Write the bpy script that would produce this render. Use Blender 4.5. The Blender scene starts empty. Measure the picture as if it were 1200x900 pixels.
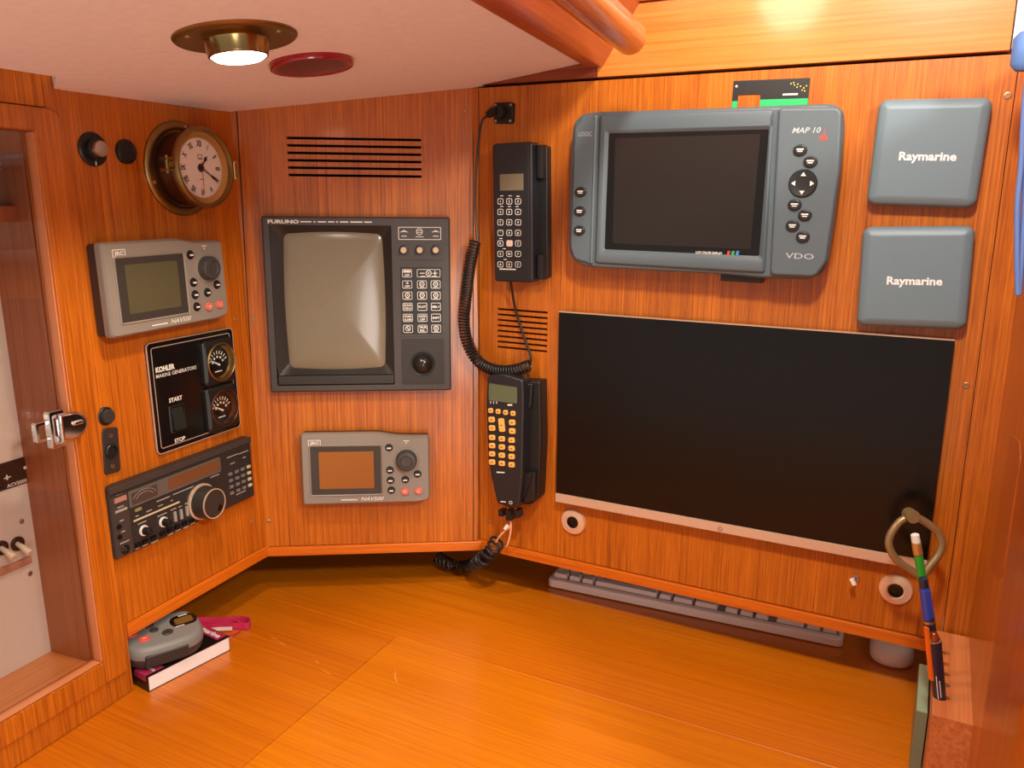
import bpy, bmesh, math, random
from mathutils import Vector, Matrix
random.seed(7)
PI = math.pi
COL = bpy.context.scene.collection
scn = bpy.context.scene

# ------------------------------------------------------------------ camera
F = 958.46                                   # focal length in pixels of the 1200x900 frame
PITCH, ROLL = math.radians(12.394), math.radians(0.573)
cp, sp, cr, sr = math.cos(PITCH), math.sin(PITCH), math.cos(ROLL), math.sin(ROLL)
CM = Matrix(((1, 0, 0), (0, sp, -cp), (0, cp, sp))) @ Matrix(((cr, -sr, 0), (sr, cr, 0), (0, 0, 1)))
cam = bpy.data.cameras.new('camera'); camo = bpy.data.objects.new('camera', cam); COL.objects.link(camo)
cam.sensor_width = 36; cam.lens = F / 1200 * 36; cam.clip_start = 0.01
camo.matrix_world = CM.to_4x4(); scn.camera = camo

# ------------------------------------------------------------------ light and exposure
scn.view_settings.view_transform = 'Standard'; scn.view_settings.look = 'None'
scn.view_settings.gamma = 1; scn.view_settings.use_curve_mapping = False
scn.view_settings.exposure = 0.0
world = bpy.data.worlds.new('cabin'); scn.world = world; world.use_nodes = True
bg = world.node_tree.nodes['Background']; bg.inputs[1].default_value = 0.56
wt = world.node_tree; wc = wt.nodes.new('ShaderNodeTexCoord'); wx = wt.nodes.new('ShaderNodeSeparateXYZ'); wr = wt.nodes.new('ShaderNodeMapRange'); wm = wt.nodes.new('ShaderNodeMix'); wm.data_type = 'RGBA'
wt.links.new(wc.outputs['Generated'], wx.inputs[0]); wt.links.new(wx.outputs['Z'], wr.inputs[0]); wr.inputs[1].default_value = -.6; wr.inputs[2].default_value = .5
wt.links.new(wr.outputs[0], wm.inputs[0]); wm.inputs[6].default_value = (1.5, 1.27, 1.06, 1); wm.inputs[7].default_value = (.22, .19, .16, 1)   # stronger from below, added to lift the ceiling
wt.links.new(wm.outputs[2], bg.inputs[0])

def lamp(name, kind, loc, target, power, color, size=0.1, **kw):
    d = bpy.data.lights.new(name, kind); o = bpy.data.objects.new(name, d); COL.objects.link(o)
    o.location = loc; d.energy = power; d.color = color
    if kind == 'AREA': d.shape = 'DISK'; d.size = size
    else: d.shadow_soft_size = size
    if kind == 'SPOT': d.spot_size = kw.get('angle', 2.2); d.spot_blend = kw.get('blend', 0.6)
    o.rotation_euler = (Vector(target) - Vector(loc)).to_track_quat('-Z', 'Y').to_euler()
    return o
lamp('overhead_cabin_light', 'AREA', (0.12, 0.36, 0.52), (0.25, 1.1, -0.3), 8.5, (1.0, 0.95, 0.88), 0.10)
lamp('deckhead_light', 'AREA', (0.213, 0.902, 0.285), (0.36, 1.06, 0.22), .32, (1.0, 0.88, 0.66), 0.09)
lamp('desk_fill_right', 'AREA', (0.62, -0.25, 0.50), (0.4, 0.9, -0.6), 15, (1.0, 0.93, 0.84), 0.16)  # added fill brightening the right of the table and the keyboard

lamp('ceiling_fill_low', 'AREA', (0.25, -0.80, -0.45), (-0.2, 0.8, 0.15), 6.0, (1.0, 0.92, 0.86), 0.5)  # added fill from behind, lifts the ceiling and the keyboard front
# ------------------------------------------------------------------ planes of the three instrument panels
O = {'R': Vector((-0.05418, 1.26619, -0.18338)), 'C': Vector((-0.05418, 1.26619, -0.18338)), 'L': Vector((-0.40304, 1.23302, -0.18211))}
AZ = dict(L=67.019, C=5.434, R=-27.481); LEAN = dict(L=1.598, C=.473, R=-.446)
FR = {}
for w in 'LCR':
    a, l = math.radians(AZ[w]), math.radians(LEAN[w])
    h = Vector((math.cos(a), math.sin(a), 0)); nb = Vector((-math.sin(a), math.cos(a), 0))
    u = Vector((0, 0, 1)) * math.cos(l) + nb * math.sin(l)
    FR[w] = (h, u, h.cross(u))
hR, uR, nR = FR['R']
n0 = Vector((nR.x, nR.y, 0)).normalized()
O['S'] = O['R'] + hR * 0.712                 # side panel at the right, at right angles to the right-hand panel
FR['S'] = (n0.copy(), Vector((0, 0, 1)), n0.cross(Vector((0, 0, 1))))
ZD = -0.635                                  # height of the chart table
def ray(x, y): return CM @ Vector((x - 600, 450 - y, -F))
def meet(x, y, P, n): r = ray(x, y); return r * (P.dot(n) / r.dot(n))
def on(w, x, y, off=0.0):
    n = FR[w][2]; return meet(x, y, O[w] + n * off, n)
def uv(w, x, y, off=0.0):
    P = on(w, x, y, off) - O[w]; return P.dot(FR[w][0]) * 1000, P.dot(FR[w][1]) * 1000
def desk(x, y, z=ZD): return meet(x, y, Vector((0, 0, z)), Vector((0, 0, 1)))
def wpt(w, uu, vv, off=0): h, u, n = FR[w]; return O[w] + h * uu * .001 + u * vv * .001 + n * off * .001
def wmat(w, uu=0, vv=0, off=0, tilt=0):
    h, u, n = FR[w]; m = Matrix((h, u, n)).transposed().to_4x4(); m.translation = wpt(w, uu, vv, off)
    return m @ Matrix.Rotation(tilt, 4, 'Z')

# ------------------------------------------------------------------ materials
def lin(c): return tuple((v / 255 / 12.92) if v / 255 <= .04045 else ((v / 255 + .055) / 1.055) ** 2.4 for v in c) + (1,)
MATS = {}
def mat(name, col, rough=.5, metal=0, bump=0, emit=0, coat=0, alpha=None, scale=400, spec=.5):
    if name in MATS: return MATS[name]
    m = bpy.data.materials.new(name); m.use_nodes = True; nt = m.node_tree; b = nt.nodes['Principled BSDF']
    c = lin(col)
    n = nt.nodes.new('ShaderNodeTexNoise'); n.inputs['Scale'].default_value = scale; n.inputs['Detail'].default_value = 3
    tc = nt.nodes.new('ShaderNodeTexCoord'); nt.links.new(tc.outputs['Object'], n.inputs['Vector'])
    mx = nt.nodes.new('ShaderNodeMix'); mx.data_type = 'RGBA'
    mx.inputs[6].default_value = tuple(v * .92 for v in c[:3]) + (1,); mx.inputs[7].default_value = tuple(min(1, v * 1.08) for v in c[:3]) + (1,)
    nt.links.new(n.outputs['Fac'], mx.inputs[0]); nt.links.new(mx.outputs[2], b.inputs['Base Color'])
    b.inputs['Roughness'].default_value = rough; b.inputs['Metallic'].default_value = metal
    b.inputs['Specular IOR Level'].default_value = spec
    b.inputs['Coat Weight'].default_value = coat; b.inputs['Coat Roughness'].default_value = .08
    if bump:
        bp = nt.nodes.new('ShaderNodeBump'); bp.inputs['Strength'].default_value = bump; bp.inputs['Distance'].default_value = .0006
        nt.links.new(n.outputs['Fac'], bp.inputs['Height']); nt.links.new(bp.outputs[0], b.inputs['Normal'])
    if emit:
        b.inputs['Emission Color'].default_value = c; b.inputs['Emission Strength'].default_value = emit
    MATS[name] = m; return m

def wood(name, light, dark, axis='Y', rough=.32, coat=.35, fine=260, contrast=1.15, wob=.02):
    """varnished timber, grain running along the given local axis"""
    m = bpy.data.materials.new(name); m.use_nodes = True; nt = m.node_tree; N = nt.nodes; K = nt.links; b = N['Principled BSDF']
    tc = N.new('ShaderNodeTexCoord')
    def stretched(across, along, detail, off=0):
        mp = N.new('ShaderNodeMapping'); s = [across] * 3; s['XYZ'.index(axis)] = along
        mp.inputs['Scale'].default_value = s; mp.inputs['Location'].default_value = (off, off * 1.7, off * .6)
        K.new(tc.outputs['Object'], mp.inputs['Vector'])
        n = N.new('ShaderNodeTexNoise'); n.inputs['Scale'].default_value = 1; n.inputs['Detail'].default_value = detail
        n.inputs['Distortion'].default_value = .0
        K.new(mp.outputs[0], n.inputs['Vector']); return n
    a = stretched(fine * 1.5, fine * .014, 3); c = stretched(fine * .12, fine * .005, 3, 3.1); e = stretched(fine * 3.0, fine * .1, 2, 9.7)
    def mul(x, k):
        q = N.new('ShaderNodeMath'); q.operation = 'MULTIPLY'; K.new(x, q.inputs[0]); q.inputs[1].default_value = k; return q.outputs[0]
    def add(x, y):
        q = N.new('ShaderNodeMath'); q.operation = 'ADD'; K.new(x, q.inputs[0]); K.new(y, q.inputs[1]); return q.outputs[0]
    v = add(add(mul(a.outputs['Fac'], .52), mul(c.outputs['Fac'], .2)), mul(e.outputs['Fac'], .28))
    r = N.new('ShaderNodeValToRGB'); K.new(v, r.inputs[0])
    w = .17 / contrast
    r.color_ramp.elements[0].position = .5 - w; r.color_ramp.elements[1].position = .5 + w
    r.color_ramp.elements[0].color = lin(dark); r.color_ramp.elements[1].color = lin(light)
    K.new(r.outputs[0], b.inputs['Base Color'])
    b.inputs['Roughness'].default_value = rough; b.inputs['Coat Weight'].default_value = coat; b.inputs['Coat Roughness'].default_value = .12
    bp = N.new('ShaderNodeBump'); bp.inputs['Strength'].default_value = .12; bp.inputs['Distance'].default_value = .0004
    K.new(a.outputs['Fac'], bp.inputs['Height']); K.new(bp.outputs[0], b.inputs['Normal'])
    MATS[name] = m; return m

T1, T2 = (212, 118, 26), (144, 65, 9)
W_up = wood('teak_upright', T1, T2, 'Y')
W_h = wood('teak_level', (226, 122, 24), (186, 82, 12), 'X')
W_dark = wood('teak_shaded', (150, 66, 30), (112, 42, 18), 'X')
W_fascia = wood('teak_pale', (212, 130, 54), (188, 102, 34), 'X', fine=120, rough=.3)
W_desk = wood('teak_table', (218, 123, 10), (186, 92, 4), 'X', fine=150, rough=.3, coat=.3, contrast=1.0)  # frame coloured darker than the lid for the dimmer table back
W_lid = wood('teak_table_lid', (224, 131, 8), (194, 101, 3), 'X', fine=150, rough=.3, coat=.3, contrast=1.0)
W_block = wood('cedar_block', (216, 134, 76), (180, 92, 44), 'X', fine=110, rough=.45, coat=.1)
W_beam = wood('mahogany_beam', (192, 92, 46), (160, 66, 32), 'X', rough=.3)
W_cab = wood('cabinet_lining', (176, 108, 70), (146, 82, 50), 'Y', rough=.4, coat=.1)
W_sill = wood('cabinet_sill', (224, 150, 90), (196, 118, 64), 'X', rough=.35)
M_ceil = mat('vinyl_headliner', (242, 232, 232), .8, bump=.05, scale=90)
M_black = mat('black_plastic', (24, 23, 23), .42, bump=.05)
M_blackg = mat('black_gloss', (14, 13, 14), .15)
M_void = mat('joint_cavity_shade', (40, 22, 14), .8)
M_radar = mat('radar_grey', (66, 62, 60), .5, bump=.1)
M_radar2 = mat('radar_dark', (44, 41, 40), .5, bump=.1)
M_crt = mat('crt_glass', (128, 118, 98), .2, coat=.2)
M_jrc = mat('warm_grey_plastic', (136, 128, 118), .5, bump=.08)
M_jrcd = mat('screen_mask', (58, 54, 50), .35)
M_white = mat('white_print', (226, 222, 212), .6)
M_dimw = mat('faded_print', (160, 154, 144), .6)
M_cream = mat('cream_knob', (206, 190, 150), .4)
M_red = mat('salmon_button', (214, 110, 92), .45)
M_vdo = mat('slate_grey_plastic', (86, 98, 103), .42, bump=.15, scale=900)
M_ray = mat('blue_grey_plastic', (108, 128, 136), .45, bump=.06, scale=900)
M_chrome = mat('chrome', (225, 225, 225), .08, 1)
M_steel = mat('steel', (190, 186, 180), .28, 1)
M_silver = mat('silver_plastic', (214, 186, 160), .35, .35)
M_brass = mat('aged_brass', (150, 124, 76), .38, 1)
M_brassb = mat('bright_brass', (205, 170, 104), .35, .7)
M_divider = mat('dull_brass', (160, 138, 96), .42, .55)
M_bronze = mat('dark_bronze', (92, 62, 50), .3, .85)
M_cord = mat('rubber_cord', (30, 29, 28), .4)
M_scr = mat('screen_black', (38, 32, 29), .2, spec=.4)
M_mon = mat('monitor_black', (13, 10, 9), .24, spec=.35)
M_wht = mat('beige_plastic', (240, 226, 220), .4)
M_key = mat('beige_key', (236, 220, 216), .45)

def glass(name, tint=(1, 1, 1, 1), k=1.0):
    m = bpy.data.materials.new(name); m.use_nodes = True; nt = m.node_tree; nt.nodes.clear()
    o = nt.nodes.new('ShaderNodeOutputMaterial'); t = nt.nodes.new('ShaderNodeBsdfTransparent'); g = nt.nodes.new('ShaderNodeBsdfGlossy')
    lw = nt.nodes.new('ShaderNodeLayerWeight'); pw = nt.nodes.new('ShaderNodeMath'); pw.operation = 'POWER'; nt.links.new(lw.outputs['Facing'], pw.inputs[0]); pw.inputs[1].default_value = 4
    fr = nt.nodes.new('ShaderNodeMath'); fr.operation = 'MULTIPLY_ADD'; nt.links.new(pw.outputs[0], fr.inputs[0]); fr.inputs[1].default_value = .8; fr.inputs[2].default_value = .035; mx = nt.nodes.new('ShaderNodeMixShader')
    t.inputs[0].default_value = tint; g.inputs['Roughness'].default_value = .03
    nt.links.new(fr.outputs[0], mx.inputs[0]); nt.links.new(t.outputs[0], mx.inputs[1]); nt.links.new(g.outputs[0], mx.inputs[2]); nt.links.new(mx.outputs[0], o.inputs[0])
    MATS[name] = m; return m
M_glass = glass('clear_glass')
M_door = glass('door_glass', (.93, .9, .88, 1))

# ------------------------------------------------------------------ mesh helpers, local units are millimetres
def rr(w, h, r, cx=0, cy=0, seg=5):
    r = min(r, w / 2 - .01, h / 2 - .01); P = []
    for (sx, sy, a0) in ((1, 1, 0), (-1, 1, 90), (-1, -1, 180), (1, -1, 270)):
        for k in range(seg + 1):
            a = math.radians(a0 + 90 * k / seg)
            P.append((cx + sx * (w / 2 - r) + r * math.cos(a), cy + sy * (h / 2 - r) + r * math.sin(a)))
    return P
def circ(r, cx=0, cy=0, seg=28, ry=None):
    ry = ry or r
    return [(cx + r * math.cos(2 * PI * k / seg), cy + ry * math.sin(2 * PI * k / seg)) for k in range(seg)]
def area2(P): return sum(P[i][0] * P[(i + 1) % len(P)][1] - P[(i + 1) % len(P)][0] * P[i][1] for i in range(len(P)))
def inset(P, d):
    n = len(P); Q = []
    for i in range(n):
        p0, p, p1 = Vector(P[i - 1]), Vector(P[i]), Vector(P[(i + 1) % n])
        a = (p - p0); b = (p1 - p)
        a = a.normalized() if a.length > 1e-6 else b.normalized(); b = b.normalized() if b.length > 1e-6 else a
        na, nb = Vector((-a.y, a.x)), Vector((-b.y, b.x)); m = na + nb
        m = m.normalized() if m.length > 1e-6 else na
        k = 1 / max(.5, m.dot(na)); q = p + m * d * k; Q.append((q.x, q.y))
    return Q
def round_poly(P, r, seg=4):
    if area2(P) < 0: P = P[::-1]
    Q = []; n = len(P)
    for i in range(n):
        p0, p, p1 = Vector(P[i - 1]), Vector(P[i]), Vector(P[(i + 1) % n])
        rr_ = r[i] if isinstance(r, (list, tuple)) else r
        d = min(rr_, (p - p0).length * .45, (p1 - p).length * .45)
        a = p + (p0 - p).normalized() * d; b = p + (p1 - p).normalized() * d
        for k in range(seg + 1):
            t = k / seg; q = a * (1 - t) ** 2 + p * 2 * t * (1 - t) + b * t * t; Q.append((q.x, q.y))
    return Q
_T = {}
class MB:
    def __init__(s): s.bm = bmesh.new(); s.M = Matrix.Identity(4)
    def v(s, p): return s.bm.verts.new(s.M @ Vector(p))
    def f(s, vs, mi=0):
        try: fc = s.bm.faces.new(vs); fc.material_index = mi; return fc
        except ValueError: return None
    def loops(s, L, mi=0, cap0=True, cap1=True, closed=False):
        R = [[s.v(p) for p in l] for l in L]
        rng = range(len(R)) if closed else range(len(R) - 1)
        for i in rng:
            a, b = R[i], R[(i + 1) % len(R)]
            for k in range(len(a)):
                s.f((a[k], a[(k + 1) % len(a)], b[(k + 1) % len(a)], b[k]), mi)
        if not closed:
            if cap0: s.f(R[0][::-1], mi)
            if cap1: s.f(R[-1], mi)
        return s
    def prism(s, P, z0, z1, r=0, seg=3, mi=0, r0=0):
        if area2(P) < 0: P = P[::-1]
        L = []
        if r0: L.append([(x, y, z0) for x, y in inset(P, r0)]); L.append([(x, y, z0 + r0) for x, y in P])
        else: L.append([(x, y, z0) for x, y in P])
        if r:
            L.append([(x, y, z1 - r) for x, y in P])
            for k in range(1, seg + 1):
                a = PI / 2 * k / seg; L.append([(x, y, z1 - r + r * math.sin(a)) for x, y in inset(P, r * (1 - math.cos(a)))])
        else: L.append([(x, y, z1) for x, y in P])
        return s.loops(L, mi)
    def box(s, x0, x1, y0, y1, z0, z1, r=0, mi=0):
        return s.prism([(x0, y0), (x1, y0), (x1, y1), (x0, y1)], z0, z1, r, 2, mi)
    def ring(s, Po, Pi, z0, z1, zi=None, r=0, mi=0):
        """frame between outlines of equal count; inner lip may sit at another height"""
        zi = z1 if zi is None else zi
        L = [[(x, y, z0) for x, y in Po], [(x, y, z1 - r) for x, y in Po]]
        if r: L.append([(x, y, z1) for x, y in inset(Po, r)]); 
        L.append([(x, y, zi) for x, y in Pi]); L.append([(x, y, z0) for x, y in Pi])
        return s.loops(L, mi, closed=True)
    def lathe(s, prof, seg=32, cx=0, cy=0, mi=0, caps=True):
        return s.loops([[(cx + r * math.cos(2 * PI * k / seg), cy + r * math.sin(2 * PI * k / seg), z) for k in range(seg)] for r, z in prof], mi, caps, caps)
    def tube(s, pts, r, seg=8, mi=0, closed=False):
        pts = [Vector(p) for p in pts]; n = len(pts); L = []; up = None
        for i, p in enumerate(pts):
            t = (pts[(i + 1) % n] - pts[i - 1]) if closed else (pts[min(i + 1, n - 1)] - pts[max(i - 1, 0)])
            t = t.normalized()
            if up is None: up = t.orthogonal().normalized()
            up = (up - t * up.dot(t)).normalized(); q = t.cross(up)
            rad = r[i] if isinstance(r, (list, tuple)) else r
            L.append([tuple(p + (up * math.cos(2 * PI * k / seg) + q * math.sin(2 * PI * k / seg)) * rad) for k in range(seg)])
        return s.loops(L, mi, closed=closed)
    def sphere(s, c, r, seg=20, rings=10, half=False, mi=0, sz=1):
        L = []
        a0 = 0 if half else -PI / 2 + .05
        for k in range(rings + 1):
            a = a0 + (PI / 2 - .05 - a0) * k / rings
            L.append([(c[0] + r * math.cos(a) * math.cos(2 * PI * j / seg), c[1] + r * math.cos(a) * math.sin(2 * PI * j / seg), c[2] + r * math.sin(a) * sz) for j in range(seg)])
        return s.loops(L, mi)
    def text(s, st, size, x, y, z, align='CENTER', bold=0, width=1, mi=0, shear=0, rot=0, fit=None):
        key = (st, bold, shear)
        if key not in _T:
            c = bpy.data.curves.new('t', 'FONT'); c.body = st; c.size = 1; c.offset = bold; c.shear = shear; c.resolution_u = 2; c.extrude = .0
            o = bpy.data.objects.new('t', c); COL.objects.link(o)
            dg = bpy.context.evaluated_depsgraph_get(); me = bpy.data.meshes.new_from_object(o.evaluated_get(dg))
            bpy.data.objects.remove(o); bpy.data.curves.remove(c)
            V = [tuple(q.co) for q in me.vertices]; Fc = [tuple(p.vertices) for p in me.polygons]; bpy.data.meshes.remove(me)
            _T[key] = (V, Fc)
        V, Fc = _T[key]; xs = [q[0] for q in V]; ys = [q[1] for q in V]; w = max(xs) - min(xs)
        if fit: width = fit / (w * size)
        ox = {'CENTER': (max(xs) + min(xs)) / 2, 'LEFT': min(xs), 'RIGHT': max(xs)}[align]; oy = .35
        c_, s_ = math.cos(rot), math.sin(rot)
        vs = []
        for q in V:
            a, b = (q[0] - ox) * size * width, (q[1] - oy) * size
            vs.append(s.v((x + a * c_ - b * s_, y + a * s_ + b * c_, z)))
        for p in Fc: s.f([vs[i] for i in p], mi)
        return s
    def build(s, name, mats, parent=None, matrix=None, smooth=40, scale=.001, kind=None):
        bmesh.ops.remove_doubles(s.bm, verts=s.bm.verts, dist=1e-5) if False else None
        if scale != 1: bmesh.ops.scale(s.bm, vec=(scale,) * 3, verts=s.bm.verts)
        bmesh.ops.recalc_face_normals(s.bm, faces=s.bm.faces)
        me = bpy.data.meshes.new(name); s.bm.to_mesh(me); s.bm.free()
        if not isinstance(mats, (list, tuple)): mats = [mats]
        for m in mats: me.materials.append(m)
        me.shade_smooth(); me.set_sharp_from_angle(angle=math.radians(smooth))
        o = bpy.data.objects.new(name, me); COL.objects.link(o)
        if parent: o.parent = parent
        if matrix is not None: o.matrix_world = matrix
        if kind: o['kind'] = kind
        wn = o.modifiers.new('weighted_normal', 'WEIGHTED_NORMAL'); wn.keep_sharp = True; wn.weight = 80
        return o
def tag(o, label, cat, group=None):
    o['label'] = label; o['category'] = cat
    if group: o['group'] = group
    return o
def thing(name, label, cat, matrix, group=None):
    o = bpy.data.objects.new(name, None); COL.objects.link(o); o.empty_display_size = .02; o.matrix_world = matrix
    return tag(o, label, cat, group)
def lbl(o, s): o['label'] = s; return o
def smoothpath(P, n=10, closed=False):
    P = [Vector(p) for p in P]; Q = []
    m = len(P)
    for i in range(m if closed else m - 1):
        g = (lambda k: P[k % m]) if closed else (lambda k: P[min(max(k, 0), m - 1)])
        a, b, c, d = g(i - 1), g(i), g(i + 1), g(i + 2)
        for k in range(n):
            t = k / n
            Q.append(.5 * ((2 * b) + (c - a) * t + (2 * a - 5 * b + 4 * c - d) * t * t + (3 * b - a - 3 * c + d) * t ** 3))
    if not closed: Q.append(P[-1])
    return Q
def coil(P, R, turns, seg=14, r0=None):
    P = smoothpath(P, 16); L = [0]
    for i in range(1, len(P)): L.append(L[-1] + (P[i] - P[i - 1]).length)
    # parallel-transport frames
    ups = []; up = None
    for i, p in enumerate(P):
        t = (P[min(i + 1, len(P) - 1)] - P[max(i - 1, 0)]).normalized()
        if up is None: up = t.orthogonal().normalized()
        up = (up - t * up.dot(t)).normalized(); ups.append((t, up, t.cross(up)))
    out = []; N = turns * seg; j = 0
    for k in range(N + 1):
        s_ = L[-1] * k / N
        while j < len(L) - 2 and L[j + 1] < s_: j += 1
        f = (s_ - L[j]) / max(1e-9, L[j + 1] - L[j]); p = P[j].lerp(P[j + 1], f); t, a, b = ups[j]
        th = 2 * PI * k / seg; rad = R(k / N) if callable(R) else R
        out.append(p + (a * math.cos(th) + b * math.sin(th)) * rad)
    return out
class Item:
    """a thing fixed on panel w; centre, size and tilt come from its four front corners at height off (mm)"""
    def __init__(s, w, q, off):
        P = [Vector(uv(w, x, y, off * .001)) for x, y in q]; s.w_ = w
        c = sum(P, Vector((0, 0))) / 4; a = (P[1] - P[0]) + (P[2] - P[3]); s.tilt = math.atan2(a.y, a.x)
        s.w = a.length / 2; s.h = ((P[0] - P[3]) + (P[1] - P[2])).length / 2; s.c = c
        s.m = wmat(w, c.x, c.y, 0, s.tilt)
    def l(s, x, y, z=0):
        p = Vector(uv(s.w_, x, y, z * .001)) - s.c; c_, s_ = math.cos(-s.tilt), math.sin(-s.tilt)
        return (p.x * c_ - p.y * s_, p.x * s_ + p.y * c_)
def btn(name, parent, m, P, z0, z1, r=1, mt=None):
    b = MB(); b.prism(P, z0, z1, r, 3); return b.build(name, m if mt is None else mt, parent)

# ================================================================== SETTING
def panel(name, w, outline, holes=None, thick=16, m=W_up, kind='structure', off=0):
    """upright board on plane w; outline in wall mm; holes = (u0,u1,[(v0,v1)...]) rows of slots"""
    b = MB()
    if not holes: b.prism(outline, -thick, 0)
    else:
        u0, u1, sl = holes; vs = sorted(sl); vb, vt = vs[0][0], vs[-1][1]
        us = [p[0] for p in outline]; lo = [p for p in outline if p[1] < vb]; hi = [p for p in outline if p[1] > vt]
        def xat(v, left):
            # outline edge position at height v
            best = None
            n = len(outline)
            for i in range(n):
                (x0, y0), (x1, y1) = outline[i], outline[(i + 1) % n]
                if (y0 - v) * (y1 - v) <= 0 and y0 != y1:
                    x = x0 + (x1 - x0) * (v - y0) / (y1 - y0); best = x if best is None else (min(best, x) if left else max(best, x))
            return best
        lo = sorted(lo, key=lambda p: p[0]); hi = sorted(hi, key=lambda p: -p[0])
        b.prism([lo[0], lo[-1], (xat(vb, 0), vb), (xat(vb, 1), vb)], -thick, 0)
        b.prism([(xat(vt, 1), vt), (xat(vt, 0), vt)] + hi, -thick, 0)
        b.prism([(xat(vb, 1), vb), (u0, vb), (u0, vt), (xat(vt, 1), vt)], -thick, 0)
        b.prism([(u1, vb), (xat(vb, 0), vb), (xat(vt, 0), vt), (u1, vt)], -thick, 0)
        for i in range(len(vs) - 1): b.prism([(u0, vs[i][1]), (u1, vs[i][1]), (u1, vs[i + 1][0]), (u0, vs[i + 1][0])], -thick, 0)
    return b.build(name, m, None, wmat(w, 0, 0, off), kind=kind)

# left panel, back panel, right panel (with ventilation slots cut right through)
cs = [(-3, 370), (-3, -358), (-276, -358), (-276, 370)]
panel('wall_left', 'L', cs[::-1])
v1, v2 = uv('C', 336, 161.5), uv('C', 494, 207)
n_sl = [(v1[1] - 1.9 - (v1[1] - v2[1]) * k / 5, v1[1] + 1.9 - (v1[1] - v2[1]) * k / 5) for k in range(6)]
panel('wall_back', 'C', [(-353, -359), (0, -359), (0, 380), (-362, 345)], (v1[0], v2[0], n_sl))
v3, v4 = uv('R', 583, 362), uv('R', 641, 412)
n_sl2 = [(v3[1] - 1.6 - (v3[1] - v4[1]) * k / 7, v3[1] + 1.6 - (v3[1] - v4[1]) * k / 7) for k in range(8)]
panel('wall_right', 'R', [(-9, -358), (682, -357), (682, 349), (-9, 349)], (v3[0], v4[0], n_sl2))
# linings added behind the slots, coloured dark for the shade inside
for w, a, b_ in (('C', v1, v2), ('R', v3, v4)):
    q = MB(); q.box(a[0] - 12, b_[0] + 12, b_[1] - 12, a[1] + 12, -60, -52); q.box(a[0] - 12, b_[0] + 12, a[1] + 6, a[1] + 12, -52, -16); q.box(a[0] - 12, b_[0] + 12, b_[1] - 12, b_[1] - 6, -52, -16)
    q.build('trim_1', M_void, None, wmat(w), kind='structure')
# horizontal trims under the three panels
def strip(name, w, u0, u1, va, vb, z0, z1, m=W_h, r=1.5):
    b = MB(); b.box(u0, u1, va, vb, z0, z1, r); return b.build(name, m, None, wmat(w), kind='structure')
strip('trim_2', 'L', -276, 8, -377, -359, -18, 3)
strip('trim_3', 'C', -356, 6, -376, -360, -18, 3)
strip('trim_4', 'R', -6, 683, -375.5, -359, -18, 3)
# joint bead in the left/back corner and at the right end
b = MB(); b.box(-12, 0, -358, 330, -8, 1.2, .6); b.build('trim_5', W_up, None, wmat('L'), kind='structure')
strip('trim_6', 'R', 682.6, 713, -470, 352, -16, 1.5, W_up)
b = MB(); b.box(-349, -347.4, -359, 330, -1, .25); b.box(-8, -6.6, -359, 345, -1, .25); b.build('trim_15', M_void, None, wmat('C'), kind='structure')
b = MB(); b.box(2, 3.2, -358, 346, -1, .25); b.build('trim_16', M_void, None, wmat('R'), kind='structure')
# fascia above the right panel and small dark gap between
strip('trim_7', 'R', 190, 672, 352.5, 441, -18, 5, W_fascia, 1)
strip('trim_13', 'R', 150, 672, 441.5, 720, -18, 12, W_beam, 1)
strip('trim_8', 'R', -14, 189, 352.5, 440, -18, 4, W_dark, 1)  # darker teak puts the beam's shade into the colour
strip('trim_9', 'R', -10, 682, 346, 355, -22, -12, M_void, 0)
# painted white lining to the right of the fascia
b = MB(); b.box(674, 900, 356, 700, -40, -10); b.build('wall_end', mat('white_paint', (236, 230, 220), .5), None, wmat('R'), kind='structure')
# side panel on the right, rounded post nearer the viewer
b = MB(); b.box(0, 322, -470, 352, -14, 0); b.build('wall_side', W_up, None, wmat('S'), kind='structure')
b = MB(); b.prism(rr(230, 50, 14, 438, -20), -470, 352); 
bmesh.ops.transform(b.bm, matrix=Matrix(((1, 0, 0, 0), (0, 0, 1, 0), (0, 1, 0, 0), (0, 0, 0, 1))), verts=b.bm.verts)
b.build('trim_10', wood('post_wood', (176, 86, 30), (140, 60, 18), 'Y'), None, wmat('S'), kind='structure')  # post colour darkened for the shade on its turned face
# routed slot in the side panel, a flat patch coloured for its shade
b = MB(); sl = [(162, -38), (250, -22), (277, -30), (278, -139), (262, -152), (160, -186), (149, -176), (150, -120)]
sl = [(t, (z)) for t, z in sl]
b.prism(round_poly(sl, 6), .0, .7, .5, 1); b.build('trim_11', wood('slot_shaded_wood', (178, 86, 30), (150, 66, 20), 'Y'), None, wmat('S'), kind='structure')

# ceiling
CA, CB, CC = Vector((-.412, 1.235, .126)), Vector((-.063, 1.268, .167)), on('L', 66, 105)
cn = (CB - CA).cross(CC - CA).normalized()
if cn.z > 0: cn = -cn
def ce(x, y): return meet(x, y, CA, cn)
def cxy(x, y): return Vector((x, y, CA.z - (cn.x * (x - CA.x) + cn.y * (y - CA.y)) / cn.z))
e0, e1 = ce(567, 0), ce(686, 71.5); ed = (e1 - e0).normalized()
cpts = [cxy(-1.1, -.1), cxy(*((e0 - ed * 1.0).xy)), e1 + ed * .03, cxy(-.05, 1.30), cxy(-.43, 1.262), on('L', 66, 105) - FR['L'][2] * .004, ce(66, 90), ce(0, 80), ce(0, 80) + (ce(0, 80) - ce(66, 90)) * 6]
cpts[-1] = cxy(*cpts[-1].xy)
b = MB(); b.loops([[tuple(p) for p in cpts], [tuple(p - cn * .012) for p in cpts]]); b.build('ceiling', M_ceil, scale=1, kind='structure')
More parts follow.
